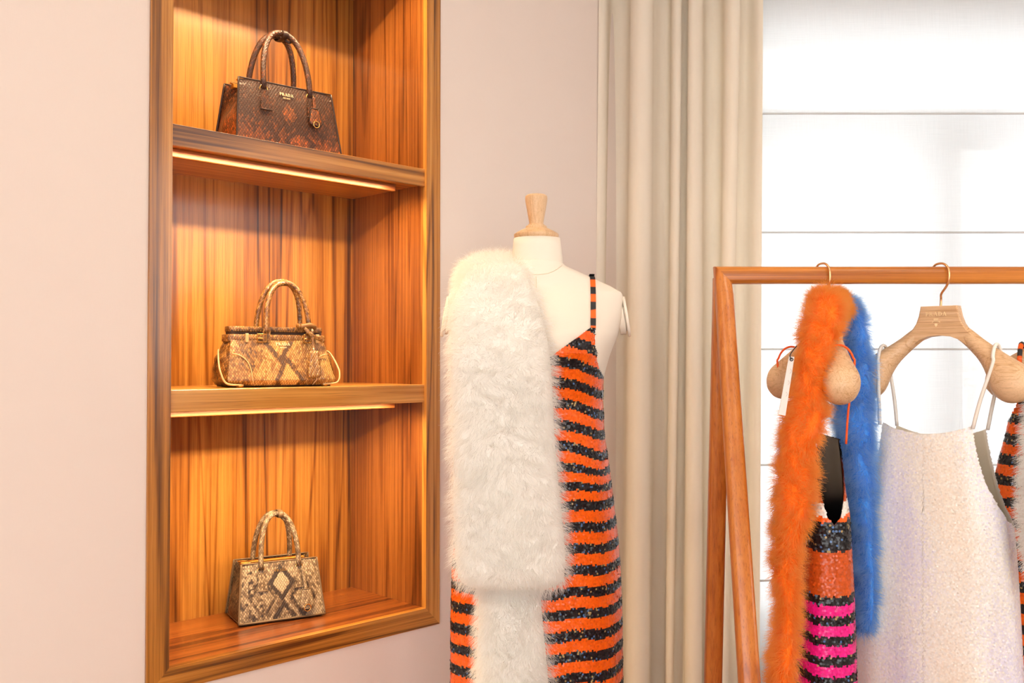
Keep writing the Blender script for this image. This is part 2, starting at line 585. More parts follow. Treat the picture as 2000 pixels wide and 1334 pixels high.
# ------------------------------------------------------------------ curtain
def curtain():
    xs_top = (P(1171, 0, 2.86)[0], P(1491, 0, 2.86)[0])
    xs_bot = (P(1152, 1334, 2.86)[0], P(1476, 1334, 2.86)[0])
    folds = np.array([0.7, 1.15, 1.25, 0.55, 0.6, 0.8, 0.85, 0.9, 0.8, 0.6])
    nf = len(folds); ncol = 44 * nf
    zz = np.linspace(CEIL - 0.03, 0.02, 46)
    om = np.array([70, 96, 92, 108, 104, 112, 94, 100, 92, 80])
    rows = []
    s = np.linspace(0, nf, ncol + 1)
    for k, z in enumerate(zz):
        q = k / (len(zz) - 1)
        wv = folds * (1 + 0.22 * np.sin(np.arange(nf) * 2.1 + 2.4 * q + 0.5) * (0.35 + 0.65 * q))
        idx = np.minimum(s.astype(int), nf - 1)
        # sine-generated folds, one half wave each
        o_ = R(1) * (om[idx] + 10 * np.sin(idx * 1.7 + 3.0 * q) - 8 * (1 - q))
        sgn = np.where(idx % 2 == 0, 1.0, -1.0)
        ang = sgn * o_ * np.sin(np.pi * (s - idx))
        ds = wv[idx]
        x = np.concatenate([[0], np.cumsum(np.cos(ang[:-1]) * ds[:-1])])
        y = np.concatenate([[0], np.cumsum(np.sin(ang[:-1]) * ds[:-1])])
        y = y - np.linspace(y[0], y[-1], len(y))
        x0 = xs_top[0] + (xs_bot[0] - xs_top[0]) * q; x1 = xs_top[1] + (xs_bot[1] - xs_top[1]) * q
        sc = (x1 - x0) / (x.max() - x.min())
        x = x0 + (x - x.min()) * sc
        y = y * sc * 1.0
        y = y - y.mean()
        rows.append(np.stack([x, 2.87 + y, np.full_like(x, z)], 1))
    rows = np.array(rows)
    o = MB().rings(rows, False).build('curtain_fabric', M['curtain'], None, True)
    me = o.data
    uv = me.uv_layers.new(name='UVMap')
    li = np.zeros(len(me.loops), int); me.loops.foreach_get('vertex_index', li)
    nc = rows.shape[1]
    uvs = np.stack([(li % nc) / nc, (li // nc) / rows.shape[0] * 2.7], 1)
    uv.data.foreach_set('uv', uvs.astype(np.float32).ravel())
    return o


cur = curtain(); cur.name = 'curtain'
tag(cur, 'cream linen floor-length curtain gathered in deep folds beside the window', 'curtain')
rod = MB().tube([(P(1150, 0, 2.87)[0], 2.87, CEIL - .02), (2.45, 2.87, CEIL - .02)], 0.012, 10).build('curtain_track', M['frame_white'])
tag(rod, 'white ceiling track that carries the curtain', 'curtain track')

# ------------------------------------------------------------------ display niche
ni = empty('display_niche', wall_frame_loc, WA)
tag(ni, 'tall walnut display niche with two shelves set into the pale wall', 'niche')
PR = 0.006         # the frame stands this proud of the wall


def frame_piece(name, poly, mat):
    """front frame piece: polygon in (s, z), mitred"""
    m = MB(); m.prism(poly, -PR, 0.010)
    return m.build(name, mat, ni)


zt_o = ZT + 0.045
frame_piece('frame_stile', [(SO0, ZB), (SI0, ZF), (SI0, ZT), (SO0, zt_o)], M['walnut_v'])
frame_piece('frame_stile', [(SO1, ZB), (SO1, zt_o), (SI1, ZT), (SI1, ZF)], M['walnut_v'])
frame_piece('frame_rail', [(SO0, ZB), (SO1, ZB), (SI1, ZF), (SI0, ZF)], M['walnut_h'])
frame_piece('frame_rail', [(SO0, zt_o), (SI0, ZT), (SI1, ZT), (SO1, zt_o)], M['walnut_h'])
MB().box(SI0 - .02, SI1 + .02, NT, NT + .018, ZF - .02, ZT + .02).build('back_panel', M['walnut_back'], ni)
MB().box(SI0 - .018, SI0, 0.010, NT, ZF - .02, ZT + .02).build('side_panel', M['walnut_side'], ni)
MB().box(SI1, SI1 + .018, 0.010, NT, ZF - .02, ZT + .02).build('side_panel', M['walnut_side'], ni)
MB().box(SI0, SI1, 0.010, NT, ZF - .018, ZF).build('bottom_board', M['walnut_base'], ni)
top = MB().box(SI0, SI1, 0.010, NT, ZT, ZT + .018).build('top_board', M['walnut_h'], ni)


LIP = 0.005
LED_W = 8.5


def led(parent, z, drop=.0130):
    """strip light behind the front lip of a board: z is the lip's lower edge, the board ends LIP above it"""
    zu = z + LIP
    MB().bbox(SI0 + .004, SI1 - .066, 0.0065, 0.0135, zu - .0018, zu, .0004).build('led_channel', M['led_housing'], parent)
    MB().bbox(SI0, SI1 - .056, 0.046, 0.060, z - drop, zu, .0015).build('light_baffle', M['baffle'], parent)
    l = bpy.data.lights.new('shelf_strip_light', 'AREA')
    l.shape = 'RECTANGLE'; l.size = SI1 - SI0 - 0.085; l.size_y = 0.005
    l.spread = R(150); l.energy = LED_W; l.color = (1.0, 0.75, 0.43)
    o = bpy.data.objects.new('shelf_strip_light', l)
    COL.objects.link(o)
    o.parent = ni
    o.location = ((SI0 + SI1) / 2 - .032, 0.0098, zu - .0030)
    o.rotation_euler = (R(10), 0, 0)      # shines down and slightly into the niche
    return o


def board_profile(z):
    """shelf cross-section in (t, z): a lip hangs below the front edge"""
    y0, y1, y2 = 0.002, 0.006, NT
    return [(y0 + .001, z), (y2, z), (y2, z - TH + LIP), (y1, z - TH + LIP), (y1, z - TH), (y0 + .001, z - TH), (y0, z - TH + .001), (y0, z - .001)]


for z in ZS:
    pr_ = board_profile(z)
    sh = MB().rings([[(sx_, t_, z_) for t_, z_ in pr_] for sx_ in (SI0, SI1)], True, True, True).build('shelf', M['walnut_h'], ni)
    led(sh, z - TH)
led(top, ZT - LIP, .0175)

# ------------------------------------------------------------------ unseen ceiling lamps, added for warm light from above
M['lamp_glow'] = plain('frosted_lamp_lens', (1, 1, 1, 1), 0.5)
for i, (x, y, wh) in enumerate(((0.2, 1.25, 'in front of the mannequin'), (1.25, 0.55, 'in front of the clothes rack'), (0.4, -0.3, 'straight above the viewer'), (1.7, -0.3, 'beside the right wall'), (-0.5, -1.3, 'in the back of the room'))):
    d = empty('added_downlight', (x, y, CEIL))
    tag(d, 'unseen round ceiling lamp added ' + wh, 'ceiling lamp', 'added ceiling lamps')
    aa_ = np.linspace(0, 2 * np.pi, 32, endpoint=False)
    MB().rings([[(r_ * math.cos(a), r_ * math.sin(a), z_) for a in aa_] for r_, z_ in ((.062, -.001), (.075, -.004), (.085, -.004), (.088, -.0005))]).build('trim_ring', M['frame_white'], d, True)
    MB().rings([[(r_ * math.cos(a), r_ * math.sin(a), z_) for a in aa_] for r_, z_ in ((.0005, -.0025), (.064, -.002))]).build('lens', M['lamp_glow'], d, True)
    l = bpy.data.lights.new('added_warm_light', 'AREA'); l.shape = 'DISK'; l.size = .12; l.energy = DOWN_W; l.color = (1.0, 0.84, 0.66)
    o = bpy.data.objects.new('added_warm_light', l); COL.objects.link(o); o.parent = d; o.location = (0, 0, -.006)

# ------------------------------------------------------------------ lettering
def glyphs(text, h, ser=True):
    """hand-drawn roman capitals: list of convex polygons in (x, z) with cap height h; returns polys, width"""
    th, tn, sf = 0.20, 0.085, 0.10
    def rect(a, b, c, d): return [(a, c), (b, c), (b, d), (a, d)]
    def serif(cx, z, w=0.34):
        zz = (z, z + 0.07) if z < 0.5 else (z - 0.07, z)
        return rect(cx - w / 2, cx + w / 2, *zz)
    def bowl(x0, z0, z1, rx, t0, t1):
        cz = (z0 + z1) / 2; ry = (z1 - z0) / 2; n = 7; out = []
        for i in range(n):
            a, b = [-math.pi / 2 + math.pi * k / n for k in (i, i + 1)]
            def pt(q, inn):
                if inn: return (x0 + (rx - t1) * math.cos(q), cz + (ry - t0) * math.sin(q))
                return (x0 + rx * math.cos(q), cz + ry * math.sin(q))
            out.append([pt(a, 0), pt(b, 0), pt(b, 1), pt(a, 1)])
        return out
    def ring(cx, cz, rx, ry, t0, t1, n=14):
        out = []
        for i in range(n):
            a, b = [2 * math.pi * k / n for k in (i, i + 1)]
            out.append([(cx + rx * math.cos(a), cz + ry * math.sin(a)), (cx + rx * math.cos(b), cz + ry * math.sin(b)),
                        (cx + (rx - t1) * math.cos(b), cz + (ry - t0) * math.sin(b)), (cx + (rx - t1) * math.cos(a), cz + (ry - t0) * math.sin(a))])
        return out
    L = {}
    L['P'] = ([rect(.12, .12 + th, 0, 1), serif(.22, 0), rect(.0, .4, .93, 1), rect(.3, .42, .42, .5)] + bowl(.36, .42, 1, .36, .08, .18), .78)
    L['R'] = ([rect(.12, .12 + th, 0, 1), serif(.22, 0), rect(.0, .4, .93, 1), rect(.3, .42, .44, .52)] + bowl(.36, .44, 1, .34, .08, .18)
              + [[(.40, .46), (.60, .46), (.92, 0), (.68, 0)], rect(.66, .98, 0, .07)], .98)
    L['A'] = ([[(.40, 1), (.58, 1), (.92, 0), (.70, 0)], [(.40, 1), (.48, 1), (.18, 0), (.10, 0)], rect(.24, .74, .30, .37), serif(.14, 0, .30), serif(.80, 0, .36)], .98)
    L['D'] = ([rect(.12, .12 + th, 0, 1), rect(.0, .42, .93, 1), rect(.0, .42, 0, .07)] + bowl(.40, 0, 1, .50, .07, .19), .96)
    L['M'] = ([rect(.08, .16, 0, 1), rect(.86, 1.04, 0, 1), [(.08, 1), (.28, 1), (.58, 0), (.48, 0)], [(.86, 1), (.96, 1), (.58, 0), (.50, 0)], serif(.12, 0, .26), serif(.95, 0, .34)], 1.14)
    L['I'] = ([rect(.1, .1 + th, 0, 1), serif(.2, 0), serif(.2, 1)], .44)
    L['L'] = ([rect(.1, .1 + th, 0, 1), serif(.2, 1), rect(.0, .66, 0, .08), rect(.58, .66, 0, .26)], .74)
    L['N'] = ([rect(.1, .18, 0, 1), rect(.78, .86, 0, 1), [(.06, 1), (.26, 1), (.86, 0), (.70, 0)], serif(.14, 0, .28), serif(.82, 1, .28)], 1.0)
    L['O'] = (ring(.5, .5, .48, .52, .07, .19), 1.04)
    x = 0; out = []
    for ch in text:
        polys, w = L[ch]
        out += [[((x + px) * h, pz * h) for px, pz in pl] for pl in polys]
        x += w + 0.10
    return out, (x - 0.10) * h


def lettering(lines, mat, parent, origin, tilt=0.0, roll=0.0, thick=0.0006, name='lettering', extra=None):
    """lines: (text, cap height, baseline z). Faces local -y at origin, tilted about x"""
    m = MB()
    for text, h, z in lines:
        polys, w = glyphs(text, h)
        for pl in polys:
            m.prism([(x - w / 2, zz + z) for x, zz in pl], -thick, 0)
    for pl in (extra or []):
        m.prism(pl, -thick, 0)
    o = m.build(name, mat, parent)
    o.location = origin
    o.rotation_euler = (tilt, roll, 0)
    return o


# ------------------------------------------------------------------ snakeskin
def snake_mat(name, light, midc, dark, edge, scale=330.0, gloss=0.3, spec=0.6, gap=0.16, edge_mix=0.8, metal=0.0):
    g = G(name)
    uv = g.coord('UV')
    mp = g.mapping(uv, (scale, scale * 0.72, 1), rot=(0, 0, R(45)))
    vo = g.n('ShaderNodeTexVoronoi', {'Vector': mp, 'Scale': 1.0, 'Randomness': 0.22}, voronoi_dimensions='2D')
    ve = g.n('ShaderNodeTexVoronoi', {'Vector': mp, 'Scale': 1.0, 'Randomness': 0.22}, voronoi_dimensions='2D', feature='DISTANCE_TO_EDGE')
    at = g.n('ShaderNodeAttribute', attribute_name='pat')
    sep = g.n('ShaderNodeSeparateColor', {0: vo.outputs['Color']})
    fac = g.math('ADD', at.outputs['Fac'], g.math('MULTIPLY', g.math('SUBTRACT', sep.outputs[0], 0.5), 0.42))
    col = g.ramp(fac, [(0.12, light), (0.48, midc), (0.82, dark)])
    e = g.ramp(ve.outputs['Distance'], [(0.02, (1, 1, 1, 1)), (gap, (0, 0, 0, 1))])
    col = g.mix(g.math('MULTIPLY', e, edge_mix), col, edge)
    hgt = g.ramp(ve.outputs['Distance'], [(0.0, (0, 0, 0, 1)), (0.3, (1, 1, 1, 1))])
    g.p(Base_Color=col, Roughness=gloss, Metallic=metal, Normal=g.bump(hgt, 0.55, 0.0009))
    g.bsdf.inputs['Specular IOR Level'].default_value = spec
    return g.m


M['snake_dark'] = snake_mat('dark_brown_python', srgb(214, 104, 34), srgb(136, 74, 36), srgb(78, 46, 28), srgb(34, 18, 10), 210, 0.36, 0.45)
M['snake_gold'] = snake_mat('golden_python', srgb(206, 156, 84), srgb(156, 102, 44), srgb(82, 52, 26), srgb(84, 48, 18), 230, 0.24, 0.9)
M['snake_stone'] = snake_mat('stone_python', srgb(178, 152, 118), srgb(116, 90, 62), srgb(52, 38, 26), srgb(58, 42, 28), 230, 0.36, 0.5)
M['zip_gold'] = plain('zip_tape_gold', srgb(196, 132, 46), 0.4, 0.4)
M['bag_inner'] = plain('dark_bag_top', srgb(60, 34, 18), 0.6)
M['edge_pale'] = plain('pale_leather_edge', srgb(214, 172, 116), 0.45)
M['edge_dark'] = plain('dark_leather_edge', srgb(52, 30, 20), 0.45)
M['edge_stone'] = plain('stone_leather_edge', srgb(112, 86, 58), 0.5)
M['edge_gold'] = plain('golden_leather_edge', srgb(128, 84, 36), 0.4)


def patch(name, grid, uv, pat, mat, parent, two_sided=False):
    """grid (k, m, 3) surface with uv in metres and a 'pat' value per vertex"""
    k, m_ = grid.shape[:2]
    mb = MB().rings(grid, False)
    o = mb.build(name, mat, parent, True, None, fixn=False)
    me = o.data
    li = np.zeros(len(me.loops), int); me.loops.foreach_get('vertex_index', li)
    ul = me.uv_layers.new(name='UVMap')
    ul.data.foreach_set('uv', uv.reshape(-1, 2)[li].astype(np.float32).ravel())
    at = me.attributes.new('pat', 'FLOAT', 'POINT')
    at.data.foreach_set('value', np.clip(pat.reshape(-1), 0, 1).astype(np.float32))
    return o


def tube_patch(name, pts, r, mat, parent, pv=0.5, seg=14, flat=None, up=None, caps=True):
    pts = np.asarray(pts, float)
    rr = tube_rings(pts, r, seg, flat, up)
    rr = np.concatenate([rr, rr[:, :1]], 1)
    d = np.concatenate([[0], np.cumsum(np.linalg.norm(np.diff(pts, axis=0), axis=1))])
    r0 = r if np.isscalar(r) else float(np.mean(r))
    ua = np.linspace(0, 2 * np.pi * r0, seg + 1)
    uv = np.zeros(rr.shape[:2] + (2,)); uv[..., 0] = ua[None]; uv[..., 1] = d[:, None]
    if caps:
        for end in (0, -1):
            c = pts[end]
            ring = np.repeat(c[None, None], rr.shape[1], 1)
            u0 = uv[end][None]
            rr = np.concatenate([ring, rr], 0) if end == 0 else np.concatenate([rr, ring], 0)
            uv = np.concatenate([u0, uv], 0) if end == 0 else np.concatenate([uv, u0], 0)
    pat = np.full(rr.shape[:2], pv) + 0.12 * np.sin(uv[..., 1] * 260 + uv[..., 0] * 90)
    return patch(name, rr, uv, pat, mat, parent)


def vnoise(x, z, s, seed=0):
    """cheap smooth value noise on arrays"""
    r_ = np.random.default_rng(seed).random((64, 64))
    a = x * s + 17.3; b = z * s + 9.1
    i = np.floor(a).astype(int); j = np.floor(b).astype(int)
    fa = a - i; fb = b - j
    fa = fa * fa * (3 - 2 * fa); fb = fb * fb * (3 - 2 * fb)
    q = lambda p, k: r_[p % 64, k % 64]
    return (q(i, j) * (1 - fa) * (1 - fb) + q(i + 1, j) * fa * (1 - fb) + q(i, j + 1) * (1 - fa) * fb + q(i + 1, j + 1) * fa * fb)


def galleria(label, loc, rz, W0, W1, Hh, D0, D1, mat, edge, pat_f, pat_g, hx, htop, hr, letter=True, tagx=None, zipmat=None,
             handle_pv=0.5, lean=0.0, sep=0.75, name='handbag'):
    """structured trapezoid tote: local x right, front toward -y"""
    b = empty(name, loc, rz); tag(b, label, 'handbag', 'handbags in the display niche')
    nx, nz = 70, 50
    hs = np.linspace(0, 1, nz)
    half_w = lambda h: (W0 + (W1 - W0) * h) / 2
    half_d = lambda h: (D0 + (D1 - D0) * h ** 0.9) / 2
    # front and back
    for sgn, nm in ((-1, 'front_panel'), (1, 'back_panel')):
        g_ = np.zeros((nz, nx, 3)); uv = np.zeros((nz, nx, 2)); pt = np.zeros((nz, nx))
        for k, h in enumerate(hs):
            xs = np.linspace(-1, 1, nx) * half_w(h)
            bul = 0.006 * (1 - (xs / half_w(h)) ** 4) * math.sin(math.pi * min(1, h * 0.9 + 0.08))
            z = 0.004 + Hh * h - 0.004 * (np.abs(xs) / half_w(h)) ** 6 * (h > 0.9)
            g_[k] = np.stack([xs, sgn * (half_d(h) + bul), np.full(nx, 1.0) * z], 1)
            uv[k] = np.stack([xs, z], 1)
            pt[k] = pat_f(xs, z)
        if sgn > 0: g_ = g_[:, ::-1]; uv = uv[:, ::-1]
        patch(nm, g_, uv, pt, mat, b)
    # gussets, folded inward toward the top
    ng = 24
    for sx in (-1, 1):
        g_ = np.zeros((nz, ng, 3)); uv = np.zeros((nz, ng, 2)); pt = np.zeros((nz, ng))
        for k, h in enumerate(hs):
            ys = np.linspace(-1, 1, ng) * half_d(h)
            f_ = 1 - np.abs(np.linspace(-1, 1, ng))
            fold = (0.030 * h ** 1.4 - 0.034 * math.sin(math.pi * h) * (1 - h)) * f_ ** 0.9
            x = sx * (half_w(h) - 0.004 - fold)
            g_[k] = np.stack([x, ys, np.full(ng, 0.004 + Hh * h * 0.985)], 1)
            uv[k] = np.stack([ys + 0.3 * sx, np.full(ng, Hh * h)], 1)
            pt[k] = pat_g(ys, np.full(ng, Hh * h))
        if sx < 0: g_ = g_[:, ::-1]; uv = uv[:, ::-1]; pt = pt[:, ::-1]
        patch('gusset', g_, uv, pt, mat, b)
    m = MB(); m.bbox(-W0 / 2 + .003, W0 / 2 - .003, -D0 / 2 + .002, D0 / 2 - .002, 0.0, 0.008, .003); m.build('base', edge, b)
    # welted edges of the two large panels
    for sgn in (-1, 1):
        for sx in (-1, 1):
            pts = [(sx * half_w(h), sgn * half_d(h), 0.004 + Hh * h) for h in np.linspace(0.0, 1, 16)]
            MB().tube(pts, 0.0022, 6).build('welt', edge, b, True)
        pts = [(x, sgn * half_d(1), 0.004 + Hh) for x in np.linspace(-half_w(1), half_w(1), 8)]
        MB().tube(pts, 0.0018, 6).build('top_welt', edge, b, True)
        pts = [(x, sgn * (half_d(0) + 0.001), 0.005) for x in np.linspace(-half_w(0), half_w(0), 8)]
        MB().tube(pts, 0.0022, 6).build('bottom_welt', edge, b, True)
    # top closing with its two zips
    w1 = half_w(1) - 0.006
    m = MB(); m.box(-w1 + .02, w1 - .02, -half_d(1) + .002, half_d(1) - .002, Hh - .022, Hh - .010); m.build('inner_top', M['bag_inner'], b)
    for yy in (-half_d(1) * 0.45, half_d(1) * 0.45):
        m = MB(); m.bbox(-w1 + .004, w1 - .01, yy - .007, yy + .007, Hh - .008, Hh + .0015, .001)
        zp = m.build('zip', zipmat or M['zip_gold'], b)
        MB().tube([(-w1 + .008, yy, Hh + .002), (w1 - .016, yy, Hh + .002)], 0.0017, 6).build('zip_teeth', M['gold'], zp)
        MB().bbox(-w1 - .002, -w1 + .022, yy - .0035, yy + .0035, Hh + .001, Hh + .0045, .001).build('zip_pull', M['gold'], zp)
    # handles, rings and their tabs
    for sgn in (-1, 1):
        yb = sgn * (half_d(1) + 0.004)
        zb = Hh - 0.012
        n = 34
        ph = np.linspace(math.pi, 0, n)
        hh = htop - zb
        yy = yb - sgn * (half_d(1) * sep) * np.sin(ph) ** 1.2 + lean * np.sin(ph)
        xs = hx * np.sign(np.cos(ph)) * np.abs(np.cos(ph)) ** 0.82
        pts = np.stack([xs, yy, zb + hh * np.sin(ph) ** 0.86], 1)
        hd = tube_patch('handle', pts, hr, mat, b, handle_pv)
        for sx in (-1, 1):
            MB().torus((sx * hx, yb, zb - 0.004), hr * 1.45, 0.0016, (0, 1, 0), 20, 6, 1.0, 1.25).build('ring', M['gold'], hd, True)
            # tab stitched to the panel
            nn = 8
            g_ = np.zeros((nn, 6, 3)); uv = np.zeros((nn, 6, 2))
            for k in range(nn):
                q = k / (nn - 1)
                hgt = zb - 0.006 - q * Hh * 0.30
                h = (hgt - 0.004) / Hh
                wv = hr * 1.15 * (1 + 0.75 * q)
                xx = np.linspace(-1, 1, 6) * wv + sx * hx
                g_[k] = np.stack([xx, np.full(6, sgn * (half_d(h) + 0.0085)), np.full(6, hgt)], 1)
                uv[k] = np.stack([xx + 0.01, np.full(6, hgt)], 1)
            if sgn < 0: g_ = g_[::-1]; uv = uv[::-1]
            tb = patch('handle_tab', g_, uv, np.full((nn, 6), handle_pv), mat, b)
            e0 = [tuple(p) for p in g_[0]] if sgn < 0 else [tuple(p) for p in g_[-1]]
            MB().tube(np.array(e0), 0.0012, 5).build('tab_edge', edge, tb, True)
    return b, half_w, half_d


def bell_tag(b, x, yfun, z0, length, w, hgt, mat, edge, pv=0.5, swing=0.0):
    """leather bell-shaped key tag on a strap, lying against the sloping front"""
    st = tube_patch('tag_strap', smooth_path([(x + swing * q, yfun(z0 - length * q) - .005, z0 - length * q) for q in (0, .35, .7, 1.0)], 12), 0.0036, mat, b, pv, 8, 0.4, (1, 0, 0))
    n = 12
    g_ = np.zeros((n, 8, 3)); uv = np.zeros((n, 8, 2))
    for k in range(n):
        q = k / (n - 1)
        z = z0 - length + .004 - q * hgt
        wv = w * (0.26 + 0.26 * q ** 0.8) if q < 0.86 else w * (0.49 - (q - 0.86) * 1.3)
        xx = np.linspace(-1, 1, 8) * wv + x + swing
        yy = yfun(z) - 0.008 + 0.002 * np.linspace(-1, 1, 8) ** 2
        g_[k] = np.stack([xx, yy, np.full(8, z)], 1)
        uv[k] = np.stack([xx * 1.0 + .013, np.full(8, q * hgt)], 1)
    t = patch('bell_tag', g_[::-1], uv[::-1], np.full((n, 8), pv), mat, b)
    md = t.modifiers.new('thick', 'SOLIDIFY'); md.thickness = 0.004
    rim = np.concatenate([g_[:, 0], g_[-1], g_[::-1, -1], g_[0, ::-1]])
    MB().tube(rim, .0011, 5, False).build('tag_rim', edge, t, True)
    zb_ = z0 - length - hgt + .006
    MB().torus((x + swing, yfun(zb_) - .008, zb_), w * .22, 0.0013, (0, 1, 0), 18, 6).build('tag_ring', M['gold'], t, True)
    return t


def diamond(x, z, cx, cz, a, b_):
    return np.abs(x - cx) / a + np.abs(z - cz) / b_


# ---- bag on the top shelf: dark brown, rust towards the base
def pat1(x, z):
    h = z / 0.155
    base = 0.92 - 0.95 * np.clip(0.42 - h, 0, 1) - 0.10 * np.clip(1 - h, 0, 1)
    d = diamond(x, z, -0.002, 0.085, 0.026, 0.034)
    base = base - 0.30 * (d < 0.85) * 1.0 + 0.18 * ((d > 0.85) & (d < 1.25))
    d2 = diamond(x, z, 0.022, 0.022, 0.034, 0.03)
    base = base - 0.12 * (d2 < .85) + 0.34 * ((d2 > 0.85) & (d2 < 1.2))
    d3 = diamond(x, z, -0.052, 0.01, 0.034, 0.035)
    base = base + 0.22 * ((d3 > 0.9) & (d3 < 1.2))
    return base + 0.22 * (vnoise(x, z, 60, 1) - 0.5)


def patg1(y, z):
    return 0.72 - 0.35 * np.clip(1 - z / 0.11, 0, 1) + 0.2 * (vnoise(y, z, 60, 2) - .5)


s1, t1 = -0.640, 0.125
b1, hw1, hd1 = galleria('dark brown and rust snakeskin handbag on the highest shelf of the niche', WP(s1, t1, ZS[0] + .001), WA - R(4.5),
                        0.262, 0.232, 0.150, 0.125, 0.075, M['snake_dark'], M['edge_dark'], pat1, patg1, 0.058, 0.282, 0.0068, handle_pv=0.85)
lettering([('PRADA', 0.0068, 0.0), ('MILANO', 0.0030, -0.0066)], M['gold_print'], b1, (-0.004, -hd1(0.86) - 0.0058, 0.128), -R(10))
bell_tag(b1, 0.062, lambda z: -hd1(min(1, z / .15)) - .008, 0.136, 0.032, 0.034, 0.040, M['snake_dark'], M['edge_dark'], 0.5)
def handle_wrap(b, x, z, ry, rz_, mat, w=.0075):
    """leather loop that holds the two handles together at the top"""
    a_ = np.linspace(0, 2 * np.pi, 30)
    pts = np.stack([np.full(30, x), ry * np.sign(np.cos(a_)) * np.abs(np.cos(a_)) ** .6, z + rz_ * np.sin(a_)], 1)
    MB().tube(pts, w, 8, False, .22, (1, 0, 0)).build('handle_wrap', mat, b, True)
    MB().tube(smooth_path([(x + .004, -ry * .4, z - rz_), (x + .010, -ry * .6, z - rz_ - .006), (x + .018, -ry * .5, z - rz_ - .004)], 10), .003, 6).build('handle_wrap_end', mat, b, True)


handle_wrap(b1, .006, .280, .0235, .0095, M['edge_dark'])


# ---- bag on the lowest board: stone coloured, diamond markings
def pat3(x, z):
    base = 0.30 + 0.30 * (vnoise(x, z, 55, 5) - 0.5) + 0.25 * np.clip(0.5 - np.abs(x) / 0.06, 0, 1)
    d = diamond(x, z, 0.000, 0.087, 0.024, 0.031)
    base = np.where(d < 0.86, 0.06, base)
    base = np.where((d >= 0.86) & (d < 1.36), 0.92, base)
    d2 = diamond(x, z, 0.004, 0.010, 0.022, 0.030)
    base = np.where((d2 >= 0.75) & (d2 < 1.3), 0.9, base)
    d3 = diamond(x, z, 0.05, 0.05, 0.026, 0.04)
    base = np.where((d3 >= 0.9) & (d3 < 1.25), np.maximum(base, 0.75), base)
    d4 = diamond(x, z, -0.045, 0.055, 0.026, 0.04)
    base = np.where((d4 >= 0.95) & (d4 < 1.2), np.maximum(base, 0.62), base)
    spots = (vnoise(x, z, 150, 8) > 0.72) & (x < -0.045)
    base = np.where(spots, 0.85, base)
    return base + 0.15 * (vnoise(x, z, 130, 9) - .5)


def patg3(y, z):
    return 0.62 + 0.5 * (vnoise(y, z, 70, 6) - .5)


pl = np.array((-0.620, 2.213)); pr = np.array((-0.445, 2.311))
ang3 = math.atan2(pr[1] - pl[1], pr[0] - pl[0]) + R(1)
c3 = (pl + pr) / 2 + 0.060 * np.array((-math.sin(ang3), math.cos(ang3)))
b3, hw3, hd3 = galleria('small beige and brown snakeskin handbag on the bottom board of the niche', (c3[0], c3[1], ZF + .001), ang3,
                        0.204, 0.180, 0.130, 0.122, 0.066, M['snake_stone'], M['edge_stone'], pat3, patg3, 0.045, 0.242, 0.0062, handle_pv=0.38, sep=.85)
lettering([('PRADA', 0.0055, 0.0)], M['gold'], b3, (0.0, -hd3(0.86) - 0.0056, 0.112), -R(10))
bell_tag(b3, 0.050, lambda z: -hd3(min(1, z / .13)) - .008, 0.114, 0.050, 0.036, 0.044, M['snake_stone'], M['edge_stone'], 0.3, 0.006)
handle_wrap(b3, .008, .240, .0175, .0085, M['edge_stone'], .006)


